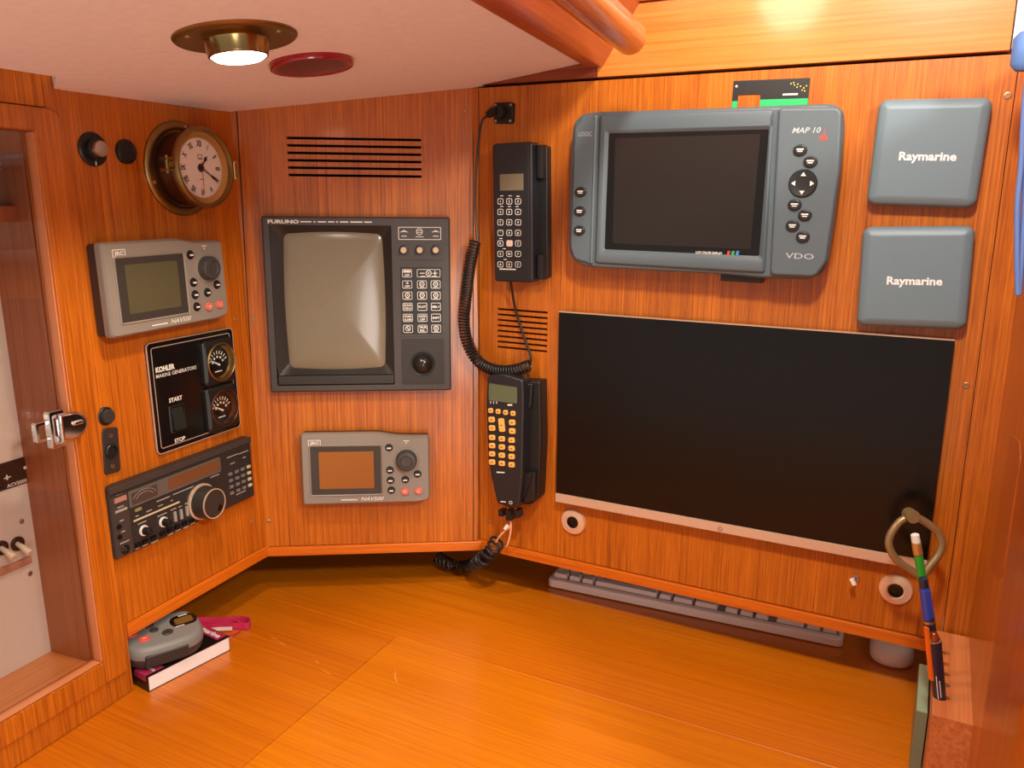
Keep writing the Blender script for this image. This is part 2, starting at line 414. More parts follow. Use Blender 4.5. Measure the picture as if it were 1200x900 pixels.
# edge beam of the lower ceiling and the higher deckhead beyond it
ex = Vector((ed.x, ed.y, ed.z)).normalized(); ey = Vector((0, 0, 1)).cross(ex).normalized() * -1; ez = ex.cross(ey) * -1
if ez.z < 0: ez = -ez
bmx = Matrix((ex, ey, ez)).transposed().to_4x4(); bmx.translation = e1
b = MB(); b.prism(round_poly([(0, -8), (22, -8), (28, 0), (76, 76), (76, 210), (0, 210)], 3), -1200, 28)
bmesh.ops.transform(b.bm, matrix=Matrix(((0, 0, 1, 0), (1, 0, 0, 0), (0, 1, 0, 0), (0, 0, 0, 1))), verts=b.bm.verts)
b.build('trim_12', W_beam, None, bmx, kind='structure')
b = MB(); b.box(-.6, 1.6, -.8, 1.5, .62, .66); 
b.build('ceiling', M_ceil, scale=1, kind='structure')

# chart table
gx = (desk(979, 899) - desk(463, 744)); ga = math.atan2(gx.y, gx.x)
dm = Matrix.Translation((0, 0, ZD)) @ Matrix.Rotation(ga, 4, 'Z'); di = dm.inverted()
def dl(x, y): p = di @ desk(x, y); return (p.x * 1000, p.y * 1000)
table = thing('chart_table', 'varnished orange teak chart table top below the instrument panels', 'table', dm)
c0, c1, c2 = dl(465, 745), dl(979, 899), dl(285, 898)
dv = (Vector(c2) - Vector(c0)).normalized() * 900 + Vector(c0)
b = MB(); gap = .5
lid = [(c0[0] + gap, c0[1] - gap), (1050, c0[1] - gap), (1050, dv.y), (dv.x, dv.y)]
b.prism(lid, -22, 0, .6, 2); lbl(b.build('lid', W_lid, table), 'lifting lid panel with diagonal seam')
b = MB()
b.prism([(-1900, c0[1]), (1500, c0[1]), (1500, 1300), (-1900, 1300)], -22, 0, .5, 1)
b.prism([(-1900, dv.y), (dv.x - gap, dv.y), (c0[0] - gap, c0[1] - .01), (-1900, c0[1] - .01)], -22, 0, .3, 1)
b.build('frame', W_desk, table)
b = MB()
for (x0, y0, x1, y1) in ((316, 746, 324, 749), (324, 750, 334, 756), (368, 773, 373, 777), (377, 785, 387, 790), (374, 814, 381, 815), (463, 786, 464, 791), (461, 788, 465, 799)):
    a, c = Vector(dl(x0, y0)), Vector(dl(x1, y1)); t = (c - a).normalized(); s_ = Vector((-t.y, t.x)) * .45
    b = MB(); b.prism([tuple(a - s_ * .3), tuple(a + s_ * .3), tuple(c + s_), tuple(c - s_)], .0, .06); b.build('scratch', mat('bare_scratch', (240, 176, 96), .6), table)
# closed back of the space under the panels
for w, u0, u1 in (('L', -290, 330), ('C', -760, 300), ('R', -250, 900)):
    b = MB(); b.box(u0, u1, -470, 520, -330, -318); b.build('wall_recess', M_void, None, wmat(w), kind='structure')  # boards made tall to block stray light, near-black for the recess shade
# board closing the right end of the recess, teak coloured for its shade
b = MB(); b.box(684, 713, -470, -376, -300, -16); b.build('wall_recess', W_dark, None, wmat('R'), kind='structure')

# ------------------------------------------------------------------ cabinet on the left
cab = thing('cabinet', 'teak wall cabinet with glazed door over a grey switch panel', 'cabinet', wmat('L', -300, -452))
def cb(fn, name, m, **k):
    b = MB(); b.M = Matrix.Translation((300, 452, 0)); fn(b); return b.build(name, m, k.get('p', cab))
cb(lambda b: (b.box(-300, -277, -452, 400, -150, 2, 1), b.box(-1000, -300, 283, 400, -18, 2, 1), b.box(-1000, -300, -452, -420, -18, 2, 1)), 'case', W_up)
cb(lambda b: (b.box(-319, -300, -420, 283, -150, -19, 0), b.box(-1000, -319, 262, 283, -150, -19, 0)), 'lining', W_cab)
cb(lambda b: b.box(-1000, -319, -420, -394, -92, -19, 1), 'sill', W_sill)
door = None
def leaf(b):
    b.prism(round_poly([(-318.5, -419), (-285, -419), (-285, 282), (-318.5, 282)], [2, 2, 22, 2] if True else 2, 6), -16, 6, 2)
    b.box(-1000, -318.5, -419, -389, -16, 6, 2); b.box(-1000, -318.5, 256, 282, -16, 6, 2)
door = cb(leaf, 'door', W_up)
cb(lambda b: b.box(-1000, -318.5, -389, 256, -9, -5), 'pane', M_door, p=door)
cb(lambda b: (b.box(-320.5, -318.6, -388, 255, -9, 3), b.box(-1000, -322, -388, -387, -9, 4)), 'glazing_bead', mat('bead', (206, 130, 84), .3), p=door)
def latch(b):
    lx, ly = uv('L', 86, 498, .014); 
    b.prism([(lx - 20, ly - 17)] + [(lx - 4 + 21 * math.cos(a), ly + 17 * math.sin(a)) for a in [(-90 + 15 * k) * PI / 180 for k in range(13)]] + [(lx - 20, ly + 17)], 6, 19, 4, 4)
    b.ring(rr(20, 44, 3, lx - 20, ly), rr(12, 34, 2, lx - 20, ly), 6, 14, r=1)
    b.ring(rr(22, 24, 3, lx - 34, ly), rr(14, 16, 2, lx - 34, ly), 4, 10, r=1)
    b.prism(rr(14, 5, 2.4, lx + 2, ly + 3), 18, 22, 1.5)
lbl(cb(latch, 'latch', M_chrome, p=door), 'chrome latch')
# switch panel inside
M_pan = mat('grey_paint', (214, 206, 198), .5)
sp_ = thing('switch_panel', 'beige-grey electrical panel with white toggles behind the cabinet glass', 'panel', wmat('L', -300, -394, -90))
def pl(x, y, z=0): p = uv('L', x, y, -.090 + z * .001); return p[0] + 300, p[1] + 394
def sbox(name, fn, m, par=None): b = MB(); fn(b); return b.build(name, m, par or sp_)
sbox('plate', lambda b: b.box(-640, -20 + 20, 0, 520, -8, 0, 1), M_pan)
d = MB(); d.M = Matrix.Identity(4); xx, yy = pl(-8, 558)
p1, p2 = pl(35, 530), pl(-45, 600)
d.prism(rr(90, abs(p1[1] - p2[1]) * .72, 4, p1[0] - 45, p1[1] - 20), 0, 2, .8); nm = d.build('name_plate', M_black, sp_)
t = MB(); q = pl(20, 567, 2.2); t.text('ACV2000', 6, q[0], q[1] + 1, 2.3, bold=.02, fit=26); q = pl(10, 559, 2); t.box(q[0] - 6, q[0] + 3, q[1] - .8, q[1] + .4, 2, 2.3); t.box(q[0] - 3, q[0] - 1, q[1] - 3, q[1] + 3, 2, 2.3)
t.build('lettering', M_white, nm); t = MB(); q = pl(29, 548, 2); t.lathe([(2, 2), (2, 3), (1.2, 3.4)], 12, q[0], q[1]); t.build('rivet', M_white, nm)
for (x, y) in ((20, 640), (1, 645), (-18, 650)):
    q = pl(x, y - 3); b = MB(); b.ring(circ(9, q[0], q[1], 20), circ(6.5, q[0], q[1], 20), 0, 2.5, r=.5); b.lathe([(6.4, .2), (6.4, .6)], 20, q[0], q[1]); tg = b.build('toggle_switch', M_black, sp_)
    b = MB(); b.tube([(q[0], q[1], 0), (q[0] + 1, q[1] - 5, 10), (q[0] + 2, q[1] - 11, 19)], [3, 3.4, 4.6], 10); b.build('lever', mat('ivory', (236, 226, 206), .4), tg)
q = pl(34, 652); b = MB(); b.box(q[0] - 90, q[0], q[1] - 8, q[1] + 1, 0, 5, 1); b.build('guard_strip', mat('brown_strip', (176, 128, 108), .5), sp_)
for (x, y) in ((25, 611), (35, 672)):
    q = pl(x, y); b = MB(); b.lathe([(3.4, 0), (3.2, 1), (2, 1.7)], 14, q[0], q[1]); b.box(q[0] - 2.6, q[0] + 2.6, q[1] - .4, q[1] + .4, 1.5, 1.8); b.build('screw', M_steel, sp_)
up = thing('reflection_unit', 'dark grey unit with faint print standing in for a reflection in the cabinet glass', 'unit', wmat('L', -340, 165, -86))
b = MB(); q = uv('L', 30, 285, -.06); b.box(-640, 6, 12, 90, 0, 30, 3); b.build('case', mat('reflection_grey', (84, 80, 80), .4), up)  # added box, its grey and print imitate a reflection in the door glass
b = MB()
for k, (x, y, w_) in enumerate(((2, 192, 12), (4, 198, 10))):
    q = uv('L', x, y, -.055); b.box(q[0] + 340 - w_, q[0] + 340 + w_, q[1] - 165 - 1, q[1] - 165 + 1, 30, 30.4)
b.build('print', M_dimw, up)
cb(lambda b: b.box(-1000, -319, 158, 176, -90, -40, 1), 'shelf', W_cab)  # shelf added for the brown band of that reflection

# ================================================================== LEFT PANEL
# brass clock
I = Item('L', [(168, 143), (252, 143), (252, 252), (168, 252)], 0)
cu, cv = uv('L', 211, 198)
ck = thing('ship_clock', 'round brass porthole clock with cream dial and Roman numerals', 'clock', wmat('L', cu, cv))
b = MB(); b.lathe([(62, 0), (62, 3), (60, 5), (56, 6.5), (52, 6), (50, 4), (46, 4)], 56); b.build('flange', M_brass, ck)
b = MB(); b.lathe([(47, 4), (48, 6), (48, 36), (49, 38)], 56, caps=False); b.build('drum', M_bronze, ck)
b = MB(); b.lathe([(48, 36), (52, 37), (53, 40), (52.5, 44), (50.5, 47), (48, 47.5), (47, 45), (46.5, 40), (40, 36), (39.6, 35)], 56, caps=False); rim = b.build('rim', M_brass, ck)
b = MB(); b.lathe([(46.4, 40), (41, 37), (39, 36.4)], 56, caps=False); b.build('inner_ring', M_brassb, ck)
b = MB(); b.lathe([(40, 34), (40, 36)], 56); dial = b.build('dial', mat('cream_dial', (242, 232, 222), .5), ck)
b = MB(); RN = ['XII', 'I', 'II', 'III', 'IV', 'V', 'VI', 'VII', 'VIII', 'IX', 'X', 'XI']
for k, s in enumerate(RN):
    a = -2 * PI * k / 12; b.text(s, 11, -math.sin(a) * 31.5, math.cos(a) * 31.5, 36.3, rot=a, bold=.035, width=.62)
for k in range(60):
    a = 2 * PI * k / 60; b.M = Matrix.Rotation(a, 4, 'Z'); b.box(-.25, .25, 37.5, 39, 36.1, 36.3); b.M = Matrix.Identity(4)
b.ring(rr(8, 5, 1, 0, 15), rr(6.5, 3.6, .6, 0, 15), 36.05, 36.3); b.box(-4, 4, 11, 11.8, 36, 36.3); b.box(-4, 4, -15, -14.2, 36, 36.3)
b.build('numerals', M_black, dial)
def hand(L, w, a, z, m):
    b = MB(); b.M = Matrix.Rotation(a, 4, 'Z'); b.prism([(-w * .5, -4), (w * .5, -4), (w * .6, 0), (w * .35, L * .55), (w * 1.1, L * .72), (0, L), (-w * 1.1, L * .72), (-w * .35, L * .55), (-w * .6, 0)], z, z + .5); return b.build('hand', m, ck)
hand(20, 2.4, -math.radians(38), 37, M_black); hand(32, 1.8, -math.radians(121), 37.8, M_black)
b = MB(); b.box(-.4, .4, -33, 8, 38.6, 38.9); lbl(b.build('hand', mat('red_hand', (190, 60, 50), .5), ck), 'thin red second hand')
b = MB(); b.lathe([(5.5, 36.2), (5.5, 37)], 20); b.lathe([(2.4, 37), (2.2, 40), (1, 40.5)], 16); b.build('hub', M_black, ck)
b = MB(); b.lathe([(47, 44.4), (46, 45), (30, 46.2), (10, 46.8)], 48); b.build('crystal', M_glass, ck)
b = MB(); b.M = Matrix.Translation((-50, 2, 38)); b.box(-12, 4, -4, 4, 2, 6, 1); b.box(-14, -1, -9, -5, -8, 3, 1); b.box(-14, -1, 5, 9, -8, 3, 1); b.tube([(-11, -11, 1), (-11, 11, 1)], 2.6, 10); b.build('hinge', M_brass, ck)
b = MB(); b.M = Matrix.Translation((57, -1, 41)); b.ring(rr(8, 26, 3), rr(3.5, 19, 1.4), -4, 5, r=1); b.box(-6, 1, -6, 6, -4, 1); b.build('catch', M_brassb, ck)
for a in (80, 200, 320):
    b = MB(); b.lathe([(2.6, 5.5), (2.4, 7.4), (1, 8)], 12, 55.5 * math.cos(math.radians(a)), 55.5 * math.sin(math.radians(a))); b.build('screw', M_brassb, ck)
# dimmer knob and blank plug
cu, cv = uv('L', 108, 175)
t = thing('dimmer_knob', 'black dial with small brushed metal knob left of the clock', 'knob', wmat('L', cu, cv))
b = MB(); b.lathe([(20, 0), (20, 2), (18.5, 3.5), (14, 3.8)], 36); b.lathe([(13, 3.5), (12.5, 9), (10, 10)], 28); b.build('dial', M_black, t)
b = MB(); b.lathe([(9.5, 9.5), (9.5, 15), (8.8, 16), (3, 16.2)], 28); b.build('knob', M_steel, t)
b = MB(); b.box(-.7, .7, -19, -14, 3.6, 4); b.build('pointer', M_white, t)
cu, cv = uv('L', 146.5, 178)
b = MB(); b.lathe([(15, 0), (15, 3), (13.5, 5), (11.5, 5.4), (11, 4.6), (3, 4.6)], 32)
tag(b.build('blanking_plug', M_black, None, wmat('L', cu, cv)), 'round black plug in the panel between dimmer knob and clock', 'plug')

# grey navigators: one on the left panel, one on the back panel
def navigator(I, dx, dy, label, lcd, lens_rough):
    t = thing('navigator_display', label, 'display', I.m @ Matrix.Translation((dx * .001, dy * .001, 0)), 'matching grey navigator displays')
    out = round_poly([(-99.5, -57), (80, -56), (99.5, -52), (99.5, 46), (97, 52), (45, 53), (22, 58), (-99.5, 58)], [6, 4, 8, 4, 6, 14, 14, 6], 5)
    b = MB(); b.prism(inset(out, 1.5), 2, 16, .5, 1); b.build('rear_case', mat('brown_case', (60, 42, 40), .45), t)
    if area2(out) < 0: out = out[::-1]
    b = MB(); ri = rr(109, 79, 3, -30.5, -.5, 7)
    b.prism(out, 16, 24, 0); b.loops([[(x, y, 24) for x, y in out], [(x, y, 27) for x, y in inset(out, .8)], [(x, y, 30) for x, y in inset(out, 3)]], cap0=False)
    b.build('face', M_jrc, t)
    b = MB(); b.ring(rr(113, 83, 4, -30.5, -.5), rr(107, 77, 2, -30.5, -.5), 29.5, 31.5, 30.2, r=.8); b.build('bezel', M_jrc, t)
    b = MB(); b.ring(rr(108, 78, 2, -30.5, -.5), rr(84, 60, 1.5, -29.7, 0), 29.6, 30.6, 30.3); b.build('mask', M_jrcd, t)
    b = MB(); b.prism(rr(84, 60, 1.5, -29.7, 0), 29.8, 30.25); b.build('screen', lcd, t)
    for (x, y) in ((36.4, 35.6), (37.2, -1), (37.8, -17.6), (38.7, -34), (60.7, -17), (80, -8)):
        b = MB(); b.lathe([(6.2, 30), (6, 30.8), (5.6, 31)], 22, x, y); b.prism(circ(5.4, x, y, 20, 4.4), 30.8, 33, .8); o = b.build('button', M_black, t)
        b = MB(); b.prism(rr(6.8, 2.2, 1, x, y - .3), 33, 33.15); b.build('print', M_white, o)
    for (x, y) in ((60, -36), (81, -35.4)):
        b = MB(); b.prism(circ(6.4, x, y, 22, 5.8), 30, 33.4, 1.2); o = b.build('button', M_red, t); lbl(o, 'salmon red button')
        b = MB(); b.text('M' if x < 70 else 'C', 5, x, y, 33.5); b.build('print', M_white, o)
    b = MB(); b.lathe([(20, 30), (19.5, 31), (17.5, 31.2)], 32, 63.2, 16); b.build('knob_ring', M_jrc, t)
    b = MB(); b.lathe([(16.5, 31), (16, 40), (14, 42.5), (9.5, 43), (8.5, 41.5), (3, 41.2)], 32, 63.2, 16); b.build('knob', mat('knob_grey', (62, 60, 58), .4), t)
    b = MB(); b.ring(rr(19, 9.5, .5, -77.5, 44.5), rr(17, 7.5, .3, -77.5, 44.5), 30.05, 30.3); b.text('JRC', 6.6, -77.5, 44.4, 30.3, bold=.03, fit=13.5)
    b.text('NAV500', 8.5, 9, -47.5, 30.3, bold=.005, shear=.3, fit=35); b.prism(rr(26, 1.6, .6, -27, -48.8), 30.05, 30.3)
    b.prism(rr(9, 1.3, .5, 63, 46), 30.05, 30.3); b.prism([(61.5, 43.5), (64.5, 43.5), (63, 41)], 30.05, 30.3); b.build('lettering', M_white, t)
    return t
I = Item('L', [(116, 284), (262, 279), (272, 370), (131, 400)], 30)
navigator(I, 0, 0, 'grey navigator with green-grey screen on the left panel, below the brass clock', mat('lcd_green', (84, 80, 58), .25), 0)
I = Item('C', [(350, 509), (504, 511), (505, 587), (354, 594)], 30)
navigator(I, 0, 0, 'grey navigator with amber-brown screen on the back panel, below the radar', mat('lcd_amber', (148, 92, 44), .2), 0)

# generator panel
I = Item('L', [(170, 404), (271, 383), (284, 500), (186, 533)], 4)
t = thing('generator_panel', 'glossy black generator start panel with two round gauges', 'panel', I.m)
W_, H_ = I.w, I.h
b = MB(); b.prism(rr(W_, H_, 7), 0, 3.4, 1.2); b.build('plate', M_blackg, t)
b = MB(); b.ring(rr(W_, H_, 7), rr(W_ - 2.4, H_ - 2.4, 6), 1, 3.6); b.ring(rr(W_ - 14, H_ - 14, 4), rr(W_ - 16, H_ - 16, 3), 3.3, 3.7); b.build('pinstripe', M_silver, t)
for k, (x, y) in enumerate(((259.5, 424), (263.5, 477.5))):
    q = I.l(x, y, 12)
    b = MB(); b.ring(rr(60, 66, 8, q[0] - 1, q[1], 7), circ(27.5, q[0], q[1], 32), 3, 11, 12, r=3); g = b.build('gauge', M_black, t)
    b = MB(); b.lathe([(28, 10.5), (28, 13), (26.5, 14), (25.5, 13), (25, 9), (22.5, 5)], 40, q[0], q[1], caps=False); b.build('gauge_ring', M_bronze if k else M_brass, g)
    b = MB(); b.lathe([(26, 4.2), (26, 5)], 36, q[0], q[1]); b.build('gauge_face', M_blackg, g)
    b = MB()
    for j in range(9):
        a = math.radians(160 - j * 17); b.M = Matrix.Translation((q[0], q[1] - 4, 0)) @ Matrix.Rotation(a - PI / 2, 4, 'Z'); b.box(-.6, .6, 15, 20, 5, 5.4)
        if j % 2 == 0: b.box(-1.4, 1.4, 9.5, 12.5, 5, 5.4)
    b.M = Matrix.Translation((q[0], q[1] - 4, 0)) @ Matrix.Rotation(math.radians(62), 4, 'Z'); b.prism([(-1.4, -3), (1.4, -3), (.4, 17), (-.4, 17)], 6, 6.6); b.M = Matrix.Identity(4)
    b.box(q[0] - 7, q[0] + 7, q[1] - 15, q[1] - 13.5, 5, 5.4); b.build('gauge_marks', M_white, g)
    b = MB(); b.lathe([(25.6, 12), (14, 13.2), (4, 13.6)], 32, q[0], q[1]); b.build('gauge_glass', M_glass, g)
q1, q2 = I.l(182.5, 434, 4), I.l(204, 431, 4); b = MB()
b.text('KOHLER', 9.5, q1[0], q1[1], 3.9, 'LEFT', bold=.05, fit=33); b.build('lettering', M_white, t); b = MB(); q = I.l(183, 441.5, 4); b.text('MARINE GENERATORS', 7.2, q[0], q[1], 3.9, 'LEFT', bold=.005, fit=72); b.build('lettering', M_white, t); b = MB()
q = I.l(206, 467.5, 4); b.text('START', 8, q[0], q[1], 3.9, bold=.03); b.build('lettering', M_white, t); b = MB(); q = I.l(211, 515, 4); b.text('STOP', 8, q[0], q[1], 3.9, bold=.03); b.build('lettering', M_white, t)
q = I.l(209, 490, 6); b = MB(); b.ring(rr(28, 38, 2, q[0], q[1]), rr(22, 33, 1, q[0], q[1]), 3, 6, r=1); s_ = b.build('switch', M_black, t)
b = MB(); b.loops([[(q[0] - 10, q[1] - 15, 3), (q[0] + 10, q[1] - 15, 3), (q[0] + 10, q[1] + 15, 3), (q[0] - 10, q[1] + 15, 3)], [(q[0] - 10, q[1] - 15, 12), (q[0] + 10, q[1] - 15, 12), (q[0] + 10, q[1], 6), (q[0] - 10, q[1], 6)]][:1] + [[(q[0] - 10, q[1] - 15, 10), (q[0] + 10, q[1] - 15, 10), (q[0] + 10, q[1] + 15, 5), (q[0] - 10, q[1] + 15, 5)]]); b.build('rocker', mat('rocker_black', (34, 40, 38), .3), s_)

# single button and small socket plate
cu, cv = uv('L', 122.5, 487.5)
t = thing('push_button', 'round black push button above the small socket plate on the left panel', 'button', wmat('L', cu, cv))
b = MB(); b.lathe([(11.5, 0), (11.5, 3), (10.5, 4), (9, 4)], 28); b.build('collar', M_black, t)
b = MB(); b.lathe([(9, 3), (9, 8), (8, 9.2), (4, 9.6)], 28); b.build('cap', mat('cap_grey', (54, 52, 50), .35), t)
I = Item('L', [(118, 504), (136, 501), (143, 551), (124, 557)], 3)
t = thing('socket_plate', 'small black plate with two screws left of the radio', 'plate', I.m)
b = MB(); b.prism(rr(I.w, I.h, 4), 0, 4, 1); b.build('plate', mat('plate_grey', (48, 44, 42), .4), t)
b = MB(); b.lathe([(9, 4), (9, 6), (8, 7), (7, 7), (6.5, 5), (2, 5)], 24, -1, 0); b.build('socket', M_black, t)
for s in (-1, 1):
    b = MB(); b.lathe([(3, 4), (2.8, 5), (1.4, 5.4)], 12, 0, s * (I.h / 2 - 9)); b.build('screw', M_steel, t)

# communications receiver
I = Item('L', [(126, 571), (292, 513), (299, 579), (137, 658)], 12)
t = thing('radio_receiver', 'wide black radio receiver with large tuning knob and keypad', 'radio', I.m)
W_, H_ = I.w, I.h; Z = 12
M_rad = mat('radio_grey', (62, 56, 54), .45); M_rad2 = mat('radio_dark', (44, 42, 42), .4)
b = MB(); b.prism(rr(W_, H_, 2.5), 0, Z, 1.2); b.build('face', M_rad2, t)
b = MB(); b.box(-W_ / 2 + .5, W_ / 2 - .5, H_ / 2 - 9, H_ / 2 - .5, Z - 1, Z + 3, 1); b.box(-W_ / 2 + .5, W_ / 2 - .5, H_ / 2 - 12, H_ / 2 - 10.6, Z - 1, Z + 1.5, .4); b.build('top_ridge', M_rad, t)
def L2(x, y, z=Z): return I.l(100 + x / 5.4545, 500 + y / 5.4545, z)
b = MB(); xs = L2(285, 600)[0]; b.box(-W_ / 2 + 1, xs, -H_ / 2 + 1, H_ / 2 - 13, Z - 1, Z + .8, .5); b.build('side_panel', M_rad, t)
pa, pb = L2(295, 460), L2(865, 240); yA = L2(290, 410)[1]; yB = L2(300, 515)[1]
xr = pb[0]; ymid = (L2(290, 410)[1] + L2(860, 190)[1]) / 2; ylow = (L2(300, 515)[1] + L2(868, 285)[1]) / 2
b = MB(); b.prism(rr(xr - xs - 3, ymid - ylow, 1.5, (xr + xs) / 2, (ymid + ylow) / 2), Z - 1, Z + 1.6, .6); b.build('display_frame', mat('frame_grey', (96, 90, 84), .4), t)
xm = L2(470, 400)[0]; b = MB(); b.prism(rr(xm - xs - 9, ymid - ylow - 7, 1, (xm + xs + 1) / 2, (ymid + ylow) / 2), Z + 1, Z + 2); mtr = b.build('meter', mat('meter_face', (74, 62, 58), .3), t)
mc = ((xm + xs) / 2, ylow + 5); b = MB()
for rad in (10, 13.5):
    Pq = [(mc[0] + rad * 1.5 * math.cos(math.radians(a)), mc[1] + rad * math.sin(math.radians(a)), Z + 2.1) for a in range(25, 156, 10)]; b.tube(Pq, .35, 4)
b.build('meter_scale', M_dimw, mtr)
xd0, xd1 = L2(525, 350)[0], L2(850, 250)[0]; b = MB(); b.box(xd0, xd1, ylow + 4, ymid - 2.5, Z + 1, Z + 2); b.build('screen', mat('lcd_brown', (116, 74, 44), .25), t)
def dash(x0, y0, x1, th=1.4, z=Z, mb=None):
    q = L2(x0, y0, z); w = abs(L2(x1, y0 - (x1 - x0) * .38, z)[0] - q[0]); mb.box(q[0], q[0] + w, q[1] - th / 2, q[1] + th / 2, z, z + .3)
b = MB()
for (x0, y0, x1) in ((190, 440, 235), (205, 520, 245), (220, 605, 245), (230, 675, 255), (222, 750, 280), (390, 545, 425), (465, 510, 495), (335, 625, 390), (460, 575, 520), (545, 535, 580), (595, 515, 615), (635, 495, 655), (455, 480, 540), (560, 435, 690), (800, 325, 855), (905, 200, 975), (980, 175, 1040), (925, 240, 955), (1005, 200, 1025), (965, 435, 1025), (320, 575, 340), (545, 475, 560), (420, 745, 465), (525, 695, 560), (575, 670, 610), (625, 650, 660), (365, 765, 400), (670, 625, 700), (320, 785, 345)):
    dash(x0, y0, x1, 1.5, Z + .8, b)
b.build('lettering', M_dimw, t)
b = MB(); q0 = L2(310, 605, Z + 1); q1 = L2(603, 483, Z + 1); b.box(q0[0], q1[0], (q0[1] + q1[1]) / 2 - 1.1, (q0[1] + q1[1]) / 2 + 1.1, Z, Z + 1.2, .4); b.build('cream_bar', M_cream, t)
q = L2(755, 480, Z + 4); q2_ = L2(855, 480, Z + 26)
b = MB(); b.lathe([(26, Z), (26, Z + 3), (24, Z + 4)], 44, q[0], q[1]); b.build('knob_skirt', M_silver, t)
b = MB(); b.lathe([(23.5, Z + 3), (22, Z + 22), (21, Z + 24)], 44, q[0], q[1]); b.lathe([(18.5, Z + 24.2), (18, Z + 24.6), (2, Z + 24.6)], 40, q[0], q[1]); b.build('tuning_knob', mat('knob_rubber', (52, 46, 42), .4), t)
b = MB(); b.ring(circ(21.4, q[0], q[1], 44), circ(20, q[0], q[1], 44), Z + 22, Z + 24.9); b.build('knob_rim', M_silver, t)
b = MB(); b.lathe([(5, Z + 24.5), (4.6, Z + 24.9), (1, Z + 24.9)], 20, q[0] + 9, q[1] - 9); b.lathe([(1.4, Z + 25), (1.2, Z + 25.6)], 12, q[0] + 9, q[1] - 10); b.build('finger_dimple', M_blackg, t)
for (x, y) in ((380, 665), (505, 610)):
    q = L2(x, y, Z + 3); b = MB(); b.lathe([(7.2, Z + .8), (7, Z + 3), (6.2, Z + 3.4)], 24, q[0], q[1]); b.build('knob_ring', M_white, t)
    b = MB(); b.lathe([(5.4, Z + 2), (5, Z + 13), (4.2, Z + 14)], 20, q[0], q[1]); b.box(q[0] - .6, q[0] + .6, q[1], q[1] + 4.6, Z + 13.6, Z + 14.4); b.build('knob', M_black, t)
for (x, y) in ((577, 575), (616, 560), (653, 540)):
    q = L2(x, y, Z + 2); b = MB(); b.box(q[0] - 1.6, q[0] + 1.6, q[1] - 7, q[1] + 7, Z, Z + 3, .5); b.build('slider', M_dimw, t)
for (x, y) in ((340, 755), (385, 735), (437, 710), (495, 685), (545, 660), (590, 640), (637, 617), (685, 600)):
    q = L2(x, y, Z + 2); b = MB(); b.box(q[0] - 4.4, q[0] + 4.4, q[1] - 2.5, q[1] + 2.5, Z, Z + 3, .6); b.build('push_button', M_blackg, t)
q = L2(225, 465, Z + 2); b = MB(); b.box(q[0] - 9, q[0] + 9, q[1] - 3.2, q[1] + 3.2, Z, Z + 3, .8); b.build('power_button', mat('faded_pink', (172, 124, 112), .5), t)
q = L2(232, 535, Z + 2); b = MB(); b.box(q[0] - 9, q[0] + 9, q[1] - 1.6, q[1] + 1.6, Z, Z + 2, .5); b.build('bar_button', M_dimw, t)
q = L2(342, 530, Z + 2); b = MB(); b.box(q[0] - 5, q[0] + 5, q[1] - 2, q[1] + 2, Z, Z + 2, .5); b.build('indicator', mat('olive_lamp', (136, 132, 80), .4), t)
for (x, y) in ((210, 640), (215, 705)):
    q = L2(x, y, Z); b = MB(); b.lathe([(3.2, Z), (3, Z + 3), (1.6, Z + 3.4)], 14, q[0], q[1]); b.build('jack', M_blackg, t)
q = L2(252, 783, Z); b = MB(); b.ring(circ(6, q[0], q[1], 22), circ(3.4, q[0], q[1], 22), Z, Z + 3, r=.6); b.build('headphone_jack', M_blackg, t)
xs_ = [L2(928, 350, Z)[0], L2(968, 330, Z)[0], L2(1005, 310, Z)[0], L2(1043, 290, Z)[0]]
y0 = (L2(928, 300, Z)[1] + L2(1043, 255, Z)[1]) / 2; y1 = (L2(935, 420, Z)[1] + L2(1050, 375, Z)[1]) / 2
for c_ in range(4):
    for r_ in range(4):
        x, y = xs_[c_], y0 + (y1 - y0) * r_ / 3; b = MB(); b.box(x - 3.3, x + 3.3, y - 2.1, y + 2.1, Z, Z + 2.4, .6); o = b.build('key', M_cream if c_ == 3 else mat('key_grey', (120, 114, 110), .45), t)
        if c_ == 3: lbl(o, 'cream key')

# ================================================================== BACK PANEL
I = Item('C', [(304, 253), (527.5, 254.8), (528.7, 457), (319, 460)], 20)
t = thing('radar_display', 'large dark grey radar display with blank square tube and keypad', 'radar', I.m)
W_, H_ = I.w, I.h; Z = 22
P = lambda x, y, z=Z: I.l(x, y, z)
rc = [P(313, 264), P(457.5, 264), P(463.5, 450), P(327, 453)]
rx0, rx1, ry1, ry0 = (rc[0][0] + rc[3][0]) / 2, (rc[1][0] + rc[2][0]) / 2, (rc[0][1] + rc[1][1]) / 2, (rc[2][1] + rc[3][1]) / 2
out = round_poly([(-W_ / 2, -H_ / 2), (W_ / 2, -H_ / 2), (W_ / 2, H_ / 2), (-W_ / 2, H_ / 2)], 4, 5)
hole = round_poly([(rx0, ry0), (rx1, ry0), (rx1, ry1), (rx0, ry1)], 2, 5)
b = MB(); b.loops([[(x, y, 0) for x, y in out], [(x, y, Z - 2.5) for x, y in out], [(x, y, Z) for x, y in inset(out, 2.5)], [(x, y, Z) for x, y in hole], [(x, y, 2) for x, y in hole]], cap0=True, cap1=True); b.build('housing', M_radar, t)
cx0, cy1 = P(331, 273, 10); cx1, cy0 = P(452, 431, 10)
